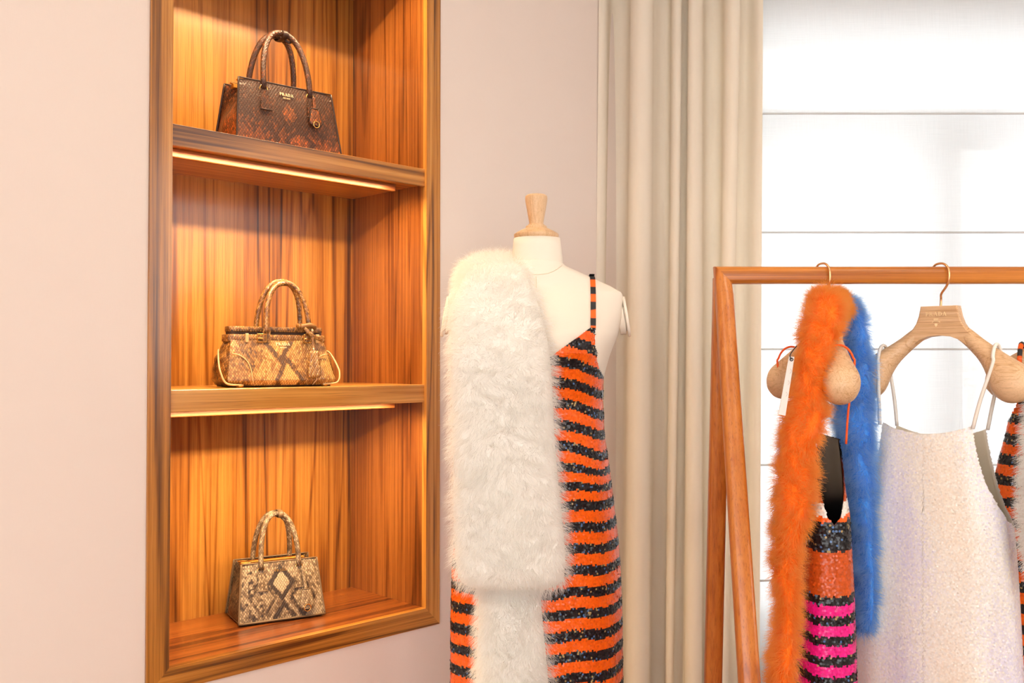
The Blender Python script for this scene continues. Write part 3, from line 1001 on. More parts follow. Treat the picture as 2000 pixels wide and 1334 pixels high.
# ---- bag on the middle shelf: golden, belted frame bag
def frame_bag():
    W0, W1, Hh = 0.286, 0.236, 0.112
    s2, t2 = -0.660, 0.105
    b = empty('handbag', WP(s2, t2, ZS[1] + .001), WA - R(9))
    tag(b, 'golden snakeskin handbag with belted top on the middle shelf of the niche', 'handbag', 'handbags in the display niche')
    b.scale = (.92, 1, 1)
    nz, nx = 50, 80
    hw = lambda h: (W0 + (W1 - W0) * h ** 0.8) / 2 - 0.012 * max(0.0, 0.12 - h) / 0.12
    hd = lambda h: (0.135 * (1 - h) + 0.044 * h) / 2 * min(1.0, 0.80 + h * 2.0)

    def pat(x, z):
        base = 0.34 + 0.35 * (vnoise(x, z, 45, 11) - .5) + 0.22 * np.sin((x - np.abs(z) * 0.6) * 40) * (np.abs(x) > .03)
        d = diamond(x, z, -0.004, 0.105, 0.042, 0.052)
        base = np.where((d > .8) & (d < 1.12), .88, base)
        base = np.where(d < .8, .28, base)
        d2 = diamond(x, z, 0.012, 0.012, 0.034, 0.052)
        base = np.where((d2 > .75) & (d2 < 1.1), .82, base)
        base = np.where(d2 < .75, .10, base)
        return base + .2 * (vnoise(x, z, 140, 12) - .5)
    hs = np.linspace(0, 1, nz)
    for sgn, nm in ((-1, 'front_panel'), (1, 'back_panel')):
        g_ = np.zeros((nz, nx, 3)); uv = np.zeros((nz, nx, 2)); pt = np.zeros((nz, nx))
        for k, h in enumerate(hs):
            t = np.linspace(-1, 1, nx)
            xs = t * hw(h)
            yy = hd(h) * (1 - 0.16 * np.abs(t) ** 6) + 0.002 * np.sin(t * 9 + h * 5) * (1 - h)
            g_[k] = np.stack([xs, sgn * yy, np.full(nx, 0.003 + Hh * h)], 1)
            uv[k] = np.stack([xs, np.full(nx, Hh * h)], 1)
            pt[k] = pat(xs, np.full(nx, Hh * h))
        if sgn > 0: g_ = g_[:, ::-1]; uv = uv[:, ::-1]
        patch(nm, g_, uv, pt, M['snake_gold'], b)
    ng = 20
    for sx in (-1, 1):
        g_ = np.zeros((nz, ng, 3)); uv = np.zeros((nz, ng, 2)); pt = np.zeros((nz, ng))
        for k, h in enumerate(hs):
            t = np.linspace(-1, 1, ng)
            d_ = hd(h) * 0.84
            bul = 0.020 * math.sin(math.pi * min(1, h * 1.15)) * (1 - t * t) + 0.004 * np.sin(h * 26) * (1 - t * t) * h
            g_[k] = np.stack([sx * (hw(h) + bul), t * d_, np.full(ng, 0.003 + Hh * h)], 1)
            uv[k] = np.stack([t * d_ + .4, np.full(ng, Hh * h)], 1)
            pt[k] = .62 + .5 * (vnoise(t * d_, np.full(ng, Hh * h), 60, 14) - .5)
        if sx < 0: g_ = g_[:, ::-1]; uv = uv[:, ::-1]; pt = pt[:, ::-1]
        patch('gusset', g_, uv, pt, M['snake_gold'], b)
        # rounded corner patch on the front with its pale piping
        pts = []
        for q in np.linspace(0, 1, 16):
            a = q * math.pi / 2
            h = 0.62 * math.cos(a) ** 0.8 if q < 1 else 0.0
            x = sx * (hw(h) - 0.004 - 0.052 * math.sin(a))
            pts.append((x, -hd(h) - .0012, .003 + Hh * h))
        MB().tube(pts, 0.0012, 6).build('corner_piping', M['edge_pale'], b, True)
        # side piping that loops from the base up over the gusset
        loop = [(sx * (hw(0.02) - .030), -hd(.02) - .002, .004), (sx * (hw(.1) + .004), -hd(.05) * .95, .008), (sx * (hw(.2) + .016), -hd(.2) * .8, .03),
                (sx * (hw(.4) + .020), -hd(.4) * .6, .052), (sx * (hw(.6) + .018), -hd(.6) * .2, .076), (sx * (hw(.66) + .012), hd(.6) * .2, .082)]
        MB().tube(smooth_path(loop, 28), 0.0022, 6).build('side_piping', M['edge_pale'], b, True)
    MB().bbox(-W0 / 2 + .016, W0 / 2 - .016, -.050, .050, 0, .006, .002).build('base', M['edge_dark'], b)
    for sx in (-1, 1):
        for yy in (-.045, .045):
            MB().rings([[(sx * (W0 / 2 - .035) + rr * math.cos(a), yy - (.006 if yy < 0 else 0) + rr * math.sin(a), z) for a in np.linspace(0, 2 * np.pi, 12, endpoint=False)]
                        for rr, z in ((.0001, .0), (.008, .0), (.0095, .003), (.008, .006), (.0001, .007))]).build('foot', M['gold'], b, True)
    # belt band and the upper frame bar (closed loops round the bag)
    def band(nm, z0, z1, hx_, hy_, pv, out=0.0):
        n = 60
        a = np.linspace(0, 2 * np.pi, n + 1)
        c, s = np.cos(a), np.sin(a)
        x = hx_ * np.sign(c) * np.abs(c) ** .35; y = hy_ * np.sign(s) * np.abs(s) ** .35
        zs = [z0 + .001, z0, z0 + .001, z1 - .001, z1, z1 - .001]
        off = [-.003, -.001, 0, 0, -.001, -.003]
        rows = np.array([np.stack([x + np.sign(x) * o_, y + np.sign(y) * o_, np.full(n + 1, z)], 1) for z, o_ in zip(zs, off)])
        arc = np.concatenate([[0], np.cumsum(np.hypot(np.diff(x), np.diff(y)))])
        uv = np.zeros(rows.shape[:2] + (2,)); uv[..., 0] = arc[None]; uv[..., 1] = rows[..., 2]
        return patch(nm, rows, uv, np.full(rows.shape[:2], pv) + .3 * (vnoise(uv[..., 0], uv[..., 1], 60, 21) - .5), M['snake_gold'], b)
    band('belt', Hh - .012, Hh + .004, .128, .027, .45)
    band('frame_bar', Hh + .010, Hh + .022, .122, .020, .60)
    MB().bbox(-.118, .118, -.017, .017, Hh - .002, Hh + .016, .003).build('inner_top', M['bag_inner'], b)
    for x, wv in ((-.082, .008), (.100, .010)):
        MB().bbox(x - wv / 2, x + wv / 2, -.0305, -.026, Hh - .014, Hh + .006, .0012).build('belt_loop', M['edge_pale'], b)
    for x in (-.046, .074):
        bu = MB()
        for z in (Hh - .014, Hh + .0035):
            bu.bbox(x - .012, x + .012, -.0325, -.0295, z, z + .0028, .0008)
        for xx in (x - .012, x + .0092):
            bu.bbox(xx, xx + .0028, -.0325, -.0295, Hh - .014, Hh + .006, .0008)
        bu.bbox(x - .012, x + .004, -.0335, -.0315, Hh - .006, Hh - .003, .0006)
        bu.build('buckle', M['gold'], b)
    # handles: two round arches sewn down over the belt
    for sgn, hx0, hx1, ht in ((-1, -.030, .082, .235), (1, -.060, .060, .240)):
        n = 36
        ph = np.linspace(math.pi, 0, n)
        cx, hx_ = (hx0 + hx1) / 2, (hx1 - hx0) / 2
        if sgn < 0: cx, hx_ = 0.022, 0.056
        else: cx, hx_ = 0.022, 0.058
        zb = Hh + .006
        yb = sgn * .030
        pts = np.stack([cx + hx_ * np.sign(np.cos(ph)) * np.abs(np.cos(ph)) ** .85, yb - sgn * .020 * np.sin(ph), zb + (ht - zb) * np.sin(ph) ** .85], 1)
        hd_ = tube_patch('handle', pts, .0064, M['snake_gold'], b, .55)
        for sx in (-1, 1):
            g_ = np.zeros((8, 5, 3)); uv = np.zeros((8, 5, 2))
            for k in range(8):
                q = k / 7
                xx = np.linspace(-1, 1, 5) * .010 + cx + sx * hx_
                g_[k] = np.stack([xx, np.full(5, yb + sgn * .0015), np.full(5, zb + .012 - q * .030)], 1)
                uv[k] = np.stack([xx, np.full(5, q * .03)], 1)
            if sgn < 0: g_ = g_[::-1]; uv = uv[::-1]
            patch('handle_tab', g_, uv, np.full((8, 5), .5), M['snake_gold'], b)
    # strap knotted round the right handle foot, with the rectangular hang tag
    MB().tube(smooth_path([(.052, -.036, Hh + .022), (.075, -.040, Hh + .026), (.092, -.034, Hh + .022), (.090, -.010, Hh + .024), (.056, -.010, Hh + .026), (.050, -.036, Hh + .022)], 26), .0060, 8, True, .6).build('knotted_strap', M['edge_gold'], b, True)
    tube_patch('tag_strap', smooth_path([(.060, -.040, Hh + .02), (.078, -.044, Hh + .004), (.100, -.036, Hh - .004), (.118, -.030, Hh - .010)], 14), .0042, M['snake_gold'], b, .4, 8, .4, (0, 0, 1))
    tube_patch('tag_strap', smooth_path([(.080, -.042, Hh + .018), (.081, -.046, Hh - .02), (.080, -.056, Hh - .036)], 12), .0034, M['snake_gold'], b, .6, 8, .4, (1, 0, 0))
    n = 12
    g_ = np.zeros((n, 8, 3)); uv = np.zeros((n, 8, 2))
    for k in range(n):
        q = k / (n - 1)
        wv = .011 + .007 * q if q < .9 else .0173 - (q - .9) * .05
        xx = np.linspace(-1, 1, 8) * wv + .078 - .006 * q
        g_[k] = np.stack([xx, np.full(8, -.058 - .016 * q), np.full(8, Hh - .032 - q * .060)], 1)
        uv[k] = np.stack([xx, np.full(8, q * .058)], 1)
    t = patch('hang_tag', g_[::-1], uv[::-1], np.full((n, 8), .42), M['snake_gold'], b)
    md = t.modifiers.new('thick', 'SOLIDIFY'); md.thickness = .003
    lettering([('PRADA', .0072, 0), ('MILANO', .0030, -.0064)], M['gold_print'], b, (.008, -hd(.82) - .0016, Hh * .82), -R(22))
    return b


frame_bag()

# ------------------------------------------------------------------ fur
def fur_on(name, grid, mat, parent, count, length, spread, down, rad=0.00045, seed=1, comb=None, npt=5, lenvar=0.35, curl=0.35, front_bias=None):
    """real hair strands rooted on a lofted body; grid (k, m, 3), closed round m"""
    g_ = np.concatenate([grid, grid[:, :1]], 1)
    rg = np.random.default_rng(seed)
    a, b, c, d = g_[:-1, :-1], g_[:-1, 1:], g_[1:, 1:], g_[1:, :-1]
    cr = np.cross(c - a, d - b)
    area = np.linalg.norm(cr, axis=2).ravel()
    nr = (cr / (np.linalg.norm(cr, axis=2)[..., None] + 1e-12)).reshape(-1, 3)
    cen = np.repeat(grid.mean(axis=1)[:-1, None], grid.shape[1], 1).reshape(-1, 3)
    mid = ((a + b + c + d) / 4).reshape(-1, 3)
    sgn = np.sign(np.sum((mid - cen) * nr, axis=1)); sgn[sgn == 0] = 1
    nr = nr * sgn[:, None]
    w = area * (1.0 if front_bias is None else np.where(nr[:, 1] < 0.15, 1.0, front_bias))
    ii = rg.choice(len(w), count, p=w / w.sum())
    u = rg.random(count)[:, None]; v = rg.random(count)[:, None]
    A, B, C, D = (q.reshape(-1, 3)[ii] for q in (a, b, c, d))
    pos = A * (1 - u) * (1 - v) + B * u * (1 - v) + C * u * v + D * (1 - u) * v
    n = nr[ii]
    # tufts: neighbours share a lean
    rt_ = np.random.default_rng(seed + 5)
    tuft = np.zeros((count, 3))
    for fr_, am_ in ((60, .7), (130, .6), (280, .5)):
        for _k in range(4):
            kv = rt_.normal(size=3) * fr_
            tuft += am_ * 0.7 * np.sin(pos @ kv + rt_.random() * 6.28)[:, None] * rt_.normal(size=3)[None]
    lean = tuft * spread * 0.6 + rg.normal(size=(count, 3)) * spread * 0.5
    dn = np.array((0, 0, -1.0)) * down
    if comb is not None: dn = dn + comb(pos)
    d0 = n * 0.9 + lean * 0.5 + dn * 0.7
    d0 /= np.linalg.norm(d0, axis=1)[:, None]
    d1 = n * 0.45 + lean * 0.8 + dn * 1.2
    d1 /= np.linalg.norm(d1, axis=1)[:, None]
    L = length * (1 - lenvar * rg.random(count)) * (0.85 + 0.3 * (np.abs(tuft[:, 0]) % 1))
    pts = np.zeros((count, npt, 3))
    wig = rg.normal(size=(count, 3)) * curl
    p = pos - n * 0.002
    pts[:, 0] = p
    for k in range(1, npt):
        q = k / (npt - 1)
        dd = d0 * (1 - q) + d1 * q + wig * q * math.sin(q * 3)
        dd /= np.linalg.norm(dd, axis=1)[:, None]
        p = p + dd * (L / (npt - 1))[:, None]
        pts[:, k] = p
    hc = bpy.data.hair_curves.new(name)
    hc.add_curves([npt] * count)
    hc.attributes['position'].data.foreach_set('vector', pts.astype(np.float32).ravel())
    ra = hc.attributes.get('radius') or hc.attributes.new('radius', 'FLOAT', 'POINT')
    prof = rad * np.linspace(1, 0.18, npt)
    ra.data.foreach_set('value', np.tile(prof, count).astype(np.float32))
    hc.materials.append(mat)
    o = bpy.data.objects.new(name, hc)
    COL.objects.link(o)
    o.parent = parent
    o['kind'] = 'stuff'
    return o


def band_rings(stations, seg=22, p=2.4):
    """stations: (centre xyz, half width vector xyz, half thickness vector xyz) -> superellipse rings"""
    a = np.linspace(0, 2 * np.pi, seg, endpoint=False)
    c, s = np.cos(a), np.sin(a)
    cx = np.sign(c) * np.abs(c) ** (2 / p); sy = np.sign(s) * np.abs(s) ** (2 / p)
    return np.array([np.asarray(o_)[None] + cx[:, None] * np.asarray(w_)[None] + sy[:, None] * np.asarray(t_)[None] for o_, w_, t_ in stations])


def resample(rows, n):
    """rows of numbers -> n rows, smooth"""
    return smooth_path(np.asarray(rows, float), n)


# ------------------------------------------------------------------ sequinned shells
def shell(ring, zlo, ztop, nth=96, nz=60):
    """ring(theta array, z array) -> xyz. Grid from the hem up to ztop(theta)"""
    th = np.linspace(0, 2 * np.pi, nth, endpoint=False)
    zt = ztop(th)
    rows = []
    for q in np.linspace(0, 1, nz):
        z = zlo + (zt - zlo) * q
        rows.append(ring(th, z))
    return th, np.array(rows)


def tinted(o, cols):
    at = o.data.attributes.new('tint', 'FLOAT_COLOR', 'POINT')
    c = np.concatenate([cols, np.ones((len(cols), 1))], 1)
    at.data.foreach_set('color', c.astype(np.float32).ravel())


def sequins(name, ring, zlo, zhi, ztop, colour, mat, parent, step=0.0034, rad=0.0023, tilt=0.22, seed=3, out=0.0014, keep=None):
    rg = np.random.default_rng(seed)
    P_, N_, C_ = [], [], []
    zs = np.arange(zlo, zhi, step)
    for i, z in enumerate(zs):
        tt = np.linspace(0, 2 * np.pi, 240, endpoint=False)
        pr = ring(tt, np.full(240, z))
        cl = np.vstack([pr, pr[:1]])
        arc = np.concatenate([[0], np.cumsum(np.linalg.norm(np.diff(cl, axis=0), axis=1))])
        n = max(8, int(arc[-1] / step))
        sa = (np.arange(n) + 0.5 * (i % 2) + rg.normal(size=n) * 0.08) / n * arc[-1]
        th = np.interp(sa % arc[-1], arc, np.append(tt, 2 * np.pi))
        zz = np.full(n, z) + rg.normal(size=n) * step * 0.08
        ok = zz < ztop(th) - 0.001
        if keep is not None: ok &= keep(th, zz)
        th, zz = th[ok], zz[ok]
        if not len(th): continue
        p0 = ring(th, zz)
        dt = ring(th + 0.01, zz) - p0
        dz = ring(th, zz + 0.004) - p0
        nn = np.cross(dz, dt); nn /= np.linalg.norm(nn, axis=1)[:, None] + 1e-12
        P_.append(p0 + nn * out); N_.append(nn); C_.append(colour(th, zz, p0, rg))
    p = np.concatenate(P_); n = np.concatenate(N_); c = np.concatenate(C_)
    k = len(p)
    dk = (c.max(axis=1) < .08)
    n = n + rg.normal(size=(k, 3)) * np.where(dk, tilt, tilt * .45)[:, None]
    n /= np.linalg.norm(n, axis=1)[:, None]
    up = np.array((0, 0, 1.0)) + rg.normal(size=(k, 3)) * 0.05
    t1 = np.cross(up, n); t1 /= np.linalg.norm(t1, axis=1)[:, None]
    t2 = np.cross(n, t1)
    a = np.linspace(0, 2 * np.pi, 6, endpoint=False)
    v = p[:, None] + rad * (np.cos(a)[None, :, None] * t1[:, None] + np.sin(a)[None, :, None] * t2[:, None])
    v = v.reshape(-1, 3)
    me = bpy.data.meshes.new(name)
    me.vertices.add(k * 6); me.loops.add(k * 6); me.polygons.add(k)
    me.vertices.foreach_set('co', v.astype(np.float32).ravel())
    me.loops.foreach_set('vertex_index', np.arange(k * 6, dtype=np.int32))
    me.polygons.foreach_set('loop_start', np.arange(0, k * 6, 6, dtype=np.int32))
    me.update(calc_edges=True); me.validate()
    me.materials.append(mat)
    o = bpy.data.objects.new(name, me)
    COL.objects.link(o); o.parent = parent
    tinted(o, np.repeat(np.clip(c, 0, 1), 6, axis=0))
    o['kind'] = 'stuff'
    return o


ORANGE = np.array(srgb(255, 100, 10)[:3]); ORANGE_D = np.array(srgb(238, 82, 8)[:3])
BLACK = np.array((0.010, 0.010, 0.013)); PINK = np.array(srgb(244, 26, 138)[:3]); PEARL = np.array(srgb(240, 232, 220)[:3])
RUST = np.array(srgb(206, 84, 24)[:3])


def speck(c, rg, black, amt=0.10):
    """individual sequins differ a little in colour"""
    c = c * (1 + rg.normal(size=(len(c), 1)) * amt)
    f = rg.random(len(c))
    c = np.where((black & (f < 0.035))[:, None], np.array((0.42, 0.30, 0.12)), c)
    c = np.where((black & (f > 0.97))[:, None], np.array((0.08, 0.18, 0.40)), c)
    return np.clip(c, 0, 1)


# ------------------------------------------------------------------ mannequin
MY = 2.05
MX = P(1046, 600, MY)[0]
px = MY / F
mz = lambda y: P(1043, y, MY)[2]
prof = [  # image height, half width in px, half depth in m, forward shift
    (490, 47, .050, 0), (505, 49, .052, 0), (514, 52, .054, 0), (521, 60, .056, 0), (540, 103, .060, .002), (560, 146, .064, .004), (573, 168, .070, .006),
    (590, 171, .080, .010), (620, 167, .096, .016), (655, 158, .112, .022), (690, 143, .120, .024), (726, 133, .112, .020), (770, 124, .100, .014),
    (830, 127, .100, .012), (900, 138, .106, .012), (1000, 150, .116, .014), (1100, 157, .120, .014), (1200, 159, .122, .014)]
pz = np.array([mz(a[0]) for a in prof])[::-1]
pw = np.array([a[1] * px for a in prof])[::-1]; pd = np.array([a[2] for a in prof])[::-1]; pf = np.array([a[3] for a in prof])[::-1]


def torso(th, z, grow=0.0):
    w = np.interp(z, pz, pw) + grow; d = np.interp(z, pz, pd) + grow; f = np.interp(z, pz, pf)
    c, s = np.cos(th), np.sin(th)
    p = 2.3
    x = MX + w * np.sign(c) * np.abs(c) ** (2 / p)
    y = MY - f - d * np.sign(s) * np.abs(s) ** (2 / p)      # theta = 90 deg is the front
    return np.stack([x, y, z * np.ones_like(th)], 1)


mq = empty('mannequin', (MX, MY, 0))
tag(mq, 'cream tailor\'s bust with turned wooden neck cap wearing the striped dress', 'mannequin')
inv = lambda o: setattr(o, 'matrix_parent_inverse', Matrix.Translation((-MX, -MY, 0)))
th = np.linspace(0, 2 * np.pi, 96, endpoint=False)
zr = np.concatenate([np.linspace(pz[0], mz(660), 30), np.linspace(mz(655), mz(575), 22), np.linspace(mz(572), mz(512), 26)])
o = MB().rings(np.array([torso(th, np.full(96, z)) for z in zr]), True, True, True).build('torso', M['canvas'], mq, True); inv(o)
# neck, slightly flared into the shoulders
zn = [mz(y) for y in (524, 516, 508, 495, 480, 466)]; rn = [.0545, .0545, .0540, .0525, .0510, .0492]
nk = np.array([[(P(1050 - 0.05 * (i * 6), 500, MY)[0] + r * math.cos(a), MY - .002 + r * .92 * math.sin(a), z) for a in th] for i, (z, r) in enumerate(zip(zn, rn))])
o = MB().rings(nk, True, False, True).build('neck', M['canvas'], mq, True); inv(o)
# seam where the neck meets the body, and the centre-front seam
sm = []
for q_ in np.linspace(-1, 1, 30):
    x_ = P(1048, 500, MY)[0] + .052 * q_; z_ = mz(541) + (mz(522) - mz(541)) * abs(q_) ** 2.4
    w_ = np.interp(z_, pz, pw); d_ = np.interp(z_, pz, pd); f_ = np.interp(z_, pz, pf)
    sm.append((x_, MY - f_ - d_ * (1 - min(.999, abs((x_ - MX) / w_)) ** 2.3) ** (1 / 2.3) - .0002, z_))
o = MB().tube(sm, .0008, 5).build('neck_seam', M['cream_lining'], mq, True); inv(o)
cs = [torso(np.array([R(90)]), np.array([z]), .0003)[0] for z in np.linspace(mz(700), mz(545), 20)]
o = MB().tube(cs, .0008, 5).build('front_seam', M['cream_lining'], mq, True); inv(o)
# turned cap: lathe profile from the photograph (radius px, y)
lp = [(0.1, 381), (18, 381), (21.5, 384), (22, 390), (20, 402), (17, 418), (14.5, 432), (13.6, 438), (16, 439), (16.5, 441), (20, 442), (21, 444), (21, 446), (26, 448), (38, 454), (43.5, 458), (44, 461), (42.5, 465), (41.5, 466.5), (0.1, 467)]
cx = P(1047.5, 440, MY)[0]
rr = [[(cx + r * px * math.cos(a), MY - .002 + r * px * math.sin(a), mz(y)) for a in np.linspace(0, 2 * np.pi, 48, endpoint=False)] for r, y in lp]
o = MB().rings(rr, True).build('neck_cap', M['beech_v'], mq, True, 35); inv(o)
# arm discs
for sx in (1, -1):
    c = np.array((MX + sx * (171 * px + .004), MY - .012, mz(619)))
    nrm = Vector((sx * 1.0, -0.10, 0.16)).normalized()
    a_ = Vector((0, 1, 0)); a_ = (a_ - nrm * a_.dot(nrm)).normalized(); b_ = nrm.cross(a_)
    rr = []
    for r, dd in ((.0001, -.016), (.036, -.016), (.037, -.004), (.030, -.0035), (.030, -.0015), (.0425, -.001), (.0435, .001), (.0425, .0045), (.0001, .006)):
        rr.append([tuple(Vector(c) + nrm * dd + (a_ * math.cos(t) * .80 + b_ * math.sin(t) * 1.0) * r) for t in np.linspace(0, 2 * np.pi, 40, endpoint=False)])
    o = MB().rings(rr, True).build('arm_disc', M['canvas'], mq, True, 30); inv(o)
# stand
rr = [[(MX + r * math.cos(a), MY + r * math.sin(a), z) for a in np.linspace(0, 2 * np.pi, 32, endpoint=False)] for r, z in ((.001, .0), (.17, .0), (.17, .012), (.15, .02), (.022, .03), (.016, .05), (.016, pz[0] + .02), (.0005, pz[0] + .02))]
o = MB().rings(rr, True).build('stand', M['beech_v'], mq, True, 35); inv(o)

# ------------------------------------------------------------------ striped dress on the mannequin
hemz = 0.42
dz_ = np.array([hemz] + [mz(y) for y in (1500, 1334, 1200, 1112, 1050, 996, 946, 884, 846, 780, 720, 690, 655, 600)])
dw_ = np.array([172, 168, 164, 163.5, 161, 157, 151, 145, 137, 131, 128.5, 129.5, 131, 133, 130]) * px
dd_ = np.array([.135, .135, .133, .133, .131, .128, .124, .121, .116, .113, .110, .124, .133, .128, .110])
df_ = np.array([.014] * 10 + [.014, .020, .024, .024, .018])


def drape(th, z):
    w = np.interp(z, dz_, dw_); d = np.interp(z, dz_, dd_); f = np.interp(z, dz_, df_)
    k = np.clip((mz(1000) - z) / 0.5, 0, 1)
    wav = 1 + 0.010 * k * np.sin(th * 9 + 1.0) + 0.006 * k * np.sin(th * 14)
    c, s = np.cos(th), np.sin(th)
    p = 2.3
    x = MX + w * wav * np.sign(c) * np.abs(c) ** (2 / p)
    y = MY - f - d * wav * np.sign(s) * np.abs(s) ** (2 / p)
    return np.stack([x, y, z * np.ones_like(th)], 1)


zpk = mz(640)
thpk = None


def dress_top(th):
    """height of the neckline: two peaks at the straps, V between, low under the arms and at the back"""
    x = np.cos(th) * np.interp(mz(660), dz_, dw_)
    front = np.sin(th) > 0
    ax = np.abs(np.sign(np.cos(th)) * np.abs(np.cos(th)) ** (2 / 2.3)) * np.interp(mz(660), dz_, dw_)
    xp = 104 * px
    inner = zpk - (xp - ax) * 0.72
    outer = zpk - (ax - xp) * 1.55
    f = np.where(ax < xp, np.maximum(inner, zpk - .085), outer)
    back = np.full_like(th, mz(760))
    side = mz(692)
    t = np.where(front, np.minimum(f, zpk), back)
    blend = np.clip((np.sin(th) + 0.25) / 0.35, 0, 1)
    return back + (t - back) * np.where(front, 1, blend) * np.where(front, 1, 0) if False else np.where(front, t, back + (side - .02 - back) * np.clip(1 + np.sin(th) / 0.5, 0, 1))


PER = 40.5 * px * 0.955


def stripe_phase(p):
    x = p[:, 0] - MX; z = p[:, 2]
    up = np.clip((z - mz(960)) / 0.08, 0, 1)
    zz = z + up * 0.30 * np.clip(x - 0.03, -0.05, .1) + 0.0025 * np.sin(x * 60)
    return ((mz(662) - 0.0 - zz) / PER + 0.25)


def stripe_cols(th, z, p, rg):
    ph = stripe_phase(p) + rg.normal(size=len(p)) * 0.025
    black = (ph % 1.0) < 0.47
    c = np.where(black[:, None], BLACK, ORANGE)
    return speck(c, rg, black)


dr = empty('striped_dress', (MX, MY, hemz))
tag(dr, 'orange and black striped sequin slip dress worn by the mannequin', 'dress')
invd = lambda o: setattr(o, 'matrix_parent_inverse', Matrix.Translation((-MX, -MY, -hemz)))
tg, grid = shell(drape, hemz, dress_top, 110, 150)
o = MB().rings(grid, True).build('dress_body', M['tint_cloth'], dr, True)
gp = grid.reshape(-1, 3)
ph = stripe_phase(gp) % 1.0
tinted(o, np.where((ph < .47)[:, None], BLACK, ORANGE_D)); invd(o)
o = sequins('sequin_layer', drape, hemz, zpk, dress_top, stripe_cols, M['sequin'], dr, keep=lambda th, z: z > 0.75); invd(o)


def front_y(x, z, grow=0.003):
    w = np.interp(z, pz, pw) + grow; d = np.interp(z, pz, pd) + grow; f = np.interp(z, pz, pf)
    q = min(0.999, abs((x - MX) / w))
    return MY - f - d * (1 - q ** 2.3) ** (1 / 2.3)


def ribbon(name, pts, width, thick, parent, wdir=(1, 0, 0)):
    pts = np.asarray(pts, float)
    tan = np.gradient(pts, axis=0); tan /= np.linalg.norm(tan, axis=1)[:, None]
    w = np.asarray(wdir, float)[None] - tan * (tan @ np.asarray(wdir, float))[:, None]
    w /= np.linalg.norm(w, axis=1)[:, None]
    n = np.cross(tan, w)
    a = width / 2; t = thick / 2
    rr = np.stack([pts + w * a + n * t, pts - w * a + n * t, pts - w * a - n * t, pts + w * a - n * t], 1)
    return MB().rings(rr, True, True, True), rr


for sx in (1, -1):
    xa, xb = MX + sx * 104 * px, MX + sx * 109 * px
    pts = []
    for q in np.linspace(0, 1, 50):
        z = zpk - .004 + (mz(541) + .004 - zpk) * q
        x = xa + (xb - xa) * q
        pts.append((x, front_y(x, z, .004), z))
    pts += [(xb, MY - .02, mz(538)), (xb, MY + .02, mz(541)), (xb - sx * .004, MY + .06, mz(575)), (xb - sx * .01, MY + .095, mz(660)), (xb - sx * .01, MY + .10, mz(760))]
    m, rr = ribbon('strap', pts, .0105, .0025, dr)
    o = m.build('strap', M['tint_cloth'], dr)
    zz = rr.reshape(-1, 3)[:, 2]
    ph = ((zpk - zz) / .033) % 1
    tinted(o, np.where((ph > .5)[:, None], BLACK, ORANGE)); invd(o)
    # sequins on the strap
    if sx == 1:
        rg = np.random.default_rng(4)

# ------------------------------------------------------------------ white fur stole over the mannequin's shoulder
st = empty('fur_stole', (MX - .1, MY - .15, 0.6))
tag(st, 'long white fur stole draped over one shoulder of the mannequin', 'stole')
invs = lambda o, l: setattr(o, 'matrix_parent_inverse', Matrix.Translation(tuple(-q for q in l)))
sl = (MX - .1, MY - .15, 0.6)
IN = 9   # px of fur that stand beyond the backing
front = [  # y, left x, right x, depth, half thickness
    (552, 894, 1040, 1.98, .034), (600, 874, 1060, 1.94, .034), (680, 871, 1080, 1.902, .032), (740, 872, 1086, 1.895, .030), (800, 874, 1089, 1.895, .030),
    (900, 876, 1095, 1.895, .030), (1000, 877, 1104, 1.895, .030), (1080, 881, 1112, 1.895, .030), (1120, 887, 1112, 1.895, .030)]
stn = []
# behind the shoulder, over the top, then down the front
for (c, hw_, w_t) in (((P(950, 760, 2.24)), .07, .025), ((P(950, 640, 2.235)), .07, .028), ((P(950, 570, 2.19)), .068, .03), ((P(958, 533, 2.12)), .066, .03), ((P(968, 529, 2.055)), .060, .03)):
    stn.append([*c, hw_, 0, 0, w_t])
for y, l, r_, Y, ht in front:
    c = P((l + r_) / 2, y, Y); hw_ = ((r_ - l) / 2 - IN) * Y / F
    stn.append([*c, hw_, 0, 0, ht])
stn.append([*P(1000, 1138, 1.895), .094, 0, 0, .022])
stn.append([*P(1000, 1150, 1.90), .060, 0, 0, .006])
stn = resample(stn, 70)
cen = stn[:, :3]
tan = np.gradient(cen, axis=0); tan /= np.linalg.norm(tan, axis=1)[:, None]
wd_ = np.array((1.0, 0, 0))
stations = []
for c, t_, s_ in zip(cen, tan, stn):
    n_ = np.cross(t_, wd_); n_ /= np.linalg.norm(n_)
    w_ = np.cross(n_, t_); w_ /= np.linalg.norm(w_)
    stations.append((c, w_ * s_[3], n_ * s_[6]))
gw = band_rings(stations, 28)
o = MB().rings(gw, True, True, True).build('backing', M['skin_white'], st, True); invs(o, sl)
o = fur_on('fur', gw, M['fur_white'], st, 46000, .030, .38, .4, .00027, 11, front_bias=.45); invs(o, sl)
tail = [(1100, 934, 1066, 1.925, .030), (1170, 936, 1064, 1.92, .030), (1240, 934, 1070, 1.918, .030), (1334, 930, 1076, 1.915, .030), (1480, 926, 1082, 1.915, .030), (1560, 950, 1060, 1.915, .018)]
stt = resample([[*P((l + r_) / 2, y, Y), ((r_ - l) / 2) * Y / F, 0, 0, ht] for y, l, r_, Y, ht in tail], 40)
gt = band_rings([(s_[:3], np.array((s_[3], 0, 0)), np.array((0, s_[6], 0))) for s_ in stt], 24)
o = MB().rings(gt, True, True, True).build('backing', M['skin_white'], st, True); invs(o, sl)
o = fur_on('fur', gt, M['fur_white'], st, 19000, .030, .38, .45, .00027, 12, front_bias=.4); invs(o, sl)

